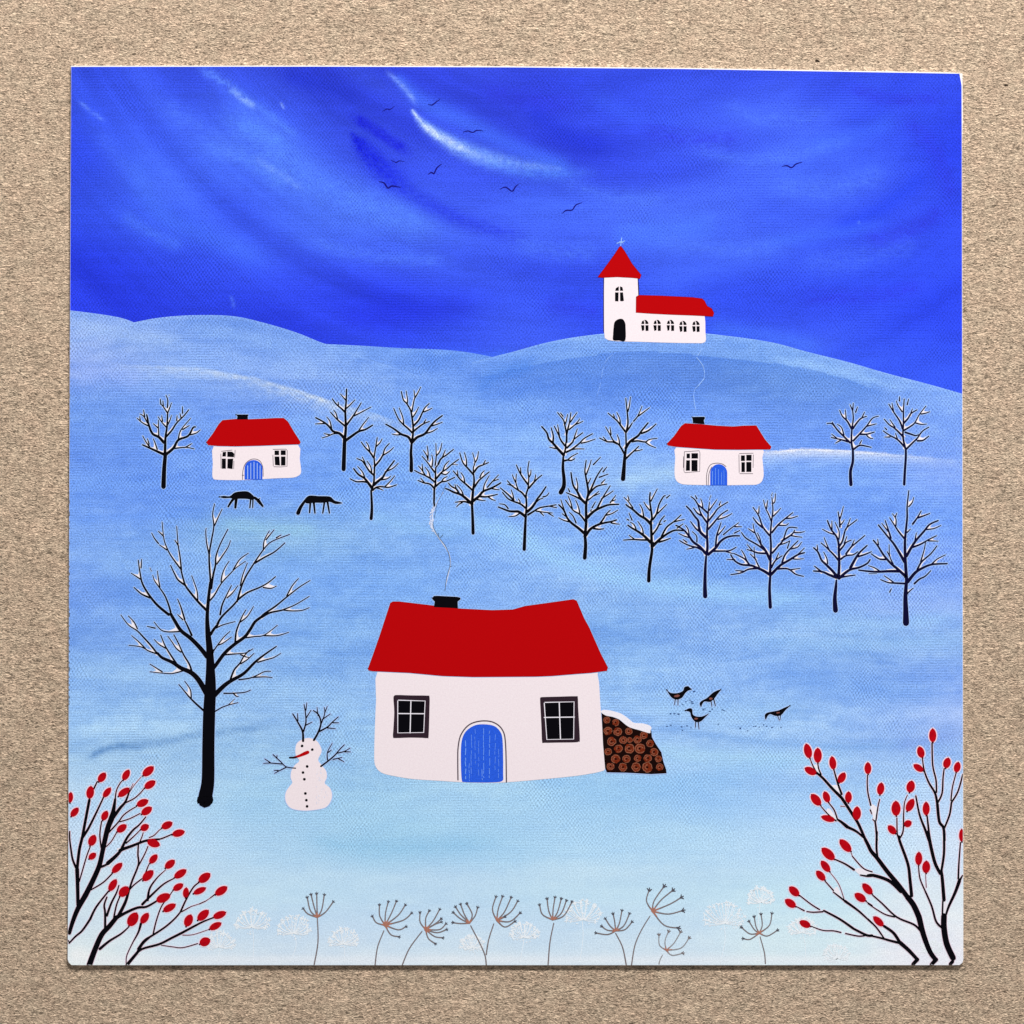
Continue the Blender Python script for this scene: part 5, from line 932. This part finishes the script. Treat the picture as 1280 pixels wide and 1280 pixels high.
for args, lab in (
 ((a, [(850,738),(880,560),(875,370)], (875,362), [((765,295),(800,335)),((795,205),(820,310)),((825,182),(850,280)),((870,175),),((930,185),(910,300)),((1000,240),(940,320))]), 'leftmost dried umbel, upright with six rays'),
 ((b, [(185,742),(205,600),(255,470)], (265,425), [((165,355),(195,405)),((220,265),(222,350)),((290,240),(268,330)),((355,235),(315,330)),((425,265),(370,345)),((475,330),(410,385)),((430,437),(370,462)),((375,517),(310,500))], ('stem','stemdark','hub'), 1.5, 1.1, 1.6), 'dried umbel with a russet centre, second from the left'),
 ((b, [(403,742),(460,610),(560,475)], (590,460), [((545,325),(545,400)),((618,312),(590,370)),((700,300),(650,390)),((712,400),(660,420)),((712,375),(670,410)),((750,415),(700,460)),((755,460),(680,485)),((725,525),(660,515)),((665,572),(610,530))], ('stem','stemdark','hub'), 1.5, 1.1, 1.5), 'dried umbel leaning right with a russet centre'),
 ((b, [(1075,748),(1055,640),(950,430)], (940,408), [((830,280),(870,340)),((870,260),(900,340)),((920,255),(962,340)),((1005,285),(985,350)),((812,325),(870,375)),((810,405),(870,412))]), 'dried umbel leaning left, sharing its foot with a neighbour'),
 ((c, [(50,660),(70,540),(110,415)], (135,388), [((127,200),(100,300)),((180,197),(145,300)),((248,205),(195,320)),((300,235),(245,320)),((320,328),(240,395)),((278,395),(200,440)),((197,358),(165,375))]), 'dried umbel leaning right, sharing its foot with a neighbour'),
 ((c, [(545,738),(560,560),(590,410)], (582,382), [((478,265),(500,340)),((537,215),(550,310)),((600,205),(585,300)),((650,215),(620,320)),((690,230),(650,330)),((735,240),(670,350))]), 'upright dried umbel in the middle of the bottom edge'),
 ((c, [(1170,742),(1140,600),(1085,490)], (1085,470), [((930,487),(1020,500)),((975,435),(1020,465)),((1005,375),(1040,430)),((1065,335),(1078,400)),((1135,310),(1115,410)),((1195,335),(1150,430)),((1215,400),(1160,460))]), 'dried umbel leaning left beside the tallest one'),
 ((d, [(395,932),(430,730),(500,570),(580,440)], (605,392), [((570,185),(545,290)),((720,145),(620,290)),((805,185),(690,280)),((890,255),(780,320)),((905,385),(760,420)),((860,560),(720,530))], ('stem','stemdark','hub'), 1.5, 1.7, 1.2), 'tallest dried umbel with star shaped tips'),
 ((d, [(670,918),(680,880),(705,830)], (742,782), [((670,630),(675,730)),((765,595),(730,690)),((885,600),(820,710)),((970,660),(890,760)),((905,812),(800,832))], ('stemlight','stem','hub'), 1.3, 1.3, .9), 'small faint umbel under the tallest one'),
 ((e, [(427,636),(420,560),(390,450)], (385,425), [((262,385),(320,430)),((275,463),(320,468)),((315,345),(350,400)),((350,312),(362,380)),((397,295),(405,370)),((472,290),(455,370)),((510,405),(440,445))], ('stem','stemdark','hub'), 1.4, 1.2, .8), 'rightmost dried umbel beside the rosehip bush')):
    umbel(*args).build('painted_umbel', ROOT, lab, UG)
for x, y, r, al in ((316,1152,21,0),(368,1160,20,0),(430,1174,18,1),(275,1178,17,1),(655,1166,17,0),(728,1142,22,0),(905,1146,24,1),(950,1122,17,1),(1003,1160,17,1),(1045,1192,16,0),(590,1180,14,0),(1165,1185,12,1)):
    s = Sheet(); m = 'ghost'
    fx, fy = x + random.uniform(-2, 2), y + r * .35
    for k in range(21):
        an = math.pi * (0.86 + 1.28 * k / 20) + random.uniform(-.1, .1)
        tx, ty = x + r * .95 * random.uniform(.8, 1.12) * math.cos(an), y + r * .8 * random.uniform(.8, 1.1) * math.sin(an) + r * .05
        s.stroke([(fx, fy, .7), ((fx + tx) / 2 + (tx - fx) * .08, (fy + ty) / 2 + 1.5, .75), (tx, ty, .9)], m, 16)
        for j in range(5):
            b2 = random.uniform(0, 6.28); s.stroke([(tx, ty, 1.2), (tx + 2.8 * math.cos(b2), ty + 2.8 * math.sin(b2), .8)], m, 16, smooth=False)
    for k in range(46):
        an = random.uniform(0, 6.28); rr = r * random.random() ** .6
        s.disc(x + rr * math.cos(an), y + rr * .75 * math.sin(an), random.uniform(.5, 1.3), random.uniform(.4, 1.0), m, 15, n=7, wob=.4)
    s.stroke([(x, y + r * .45, .7), (x + random.uniform(-4, 4), (y + 1204) / 2, .6), (x + random.uniform(-8, 8), 1203, .6)], m, 15)
    s.build('painted_frosted_umbel', ROOT, None, 'pale frosted umbels behind the dried ones')

# ------------------------------------------------------------------ the kraft sheet below
def kraft_sheet():
    n = 60; w = 0.34; vs, fs = [], []
    for j in range(n + 1):
        for i in range(n + 1): vs.append((-w + 2 * w * i / n, -w + 2 * w * j / n, 0))
    for j in range(n):
        for i in range(n): q = j * (n + 1) + i; fs.append((q, q + 1, q + n + 2, q + n + 1))
    me = bpy.data.meshes.new('kraft_paper_surface'); me.from_pydata(vs, [], fs); me.update(); me.materials.append(MAT['kraft'])
    o = bpy.data.objects.new('kraft_paper_surface', me); COL.objects.link(o); tag(o, kind='structure')
kraft_sheet()

# ------------------------------------------------------------------ light, world, camera
w = bpy.data.worlds.new('World'); scene.world = w; w.use_nodes = True
w.node_tree.nodes['Background'].inputs[0].default_value = (1.0, 0.985, 0.96, 1)
w.node_tree.nodes['Background'].inputs[1].default_value = 0.22
def area(name, loc, target, size, energy, col):
    l = bpy.data.lights.new(name, 'AREA'); l.shape = 'RECTANGLE'; l.size = size[0]; l.size_y = size[1]; l.energy = energy; l.color = col
    o = bpy.data.objects.new(name, l); COL.objects.link(o); o.location = loc
    o.rotation_euler = (Vector(target) - Vector(loc)).to_track_quat('-Z', 'Y').to_euler(); return o
area('window_light', (0.20, 0.95, 0.60), (0.02, 0, 0), (0.32, 0.20), 22.0, (1.0, 0.985, 0.955))
cam = bpy.data.cameras.new('camera'); co = bpy.data.objects.new('camera', cam); COL.objects.link(co)
co.location = (0, 0, CAM_D); cam.sensor_width = 36; cam.sensor_fit = 'HORIZONTAL'
cam.lens = 36 * CAM_D / (1280 * S0); cam.clip_start = 0.01; cam.clip_end = 10
scene.camera = co
scene.render.engine = 'CYCLES'
vs = scene.view_settings; vs.view_transform = 'Standard'; vs.look = 'None'; vs.exposure = 0; vs.gamma = 1
vs.use_curve_mapping = False
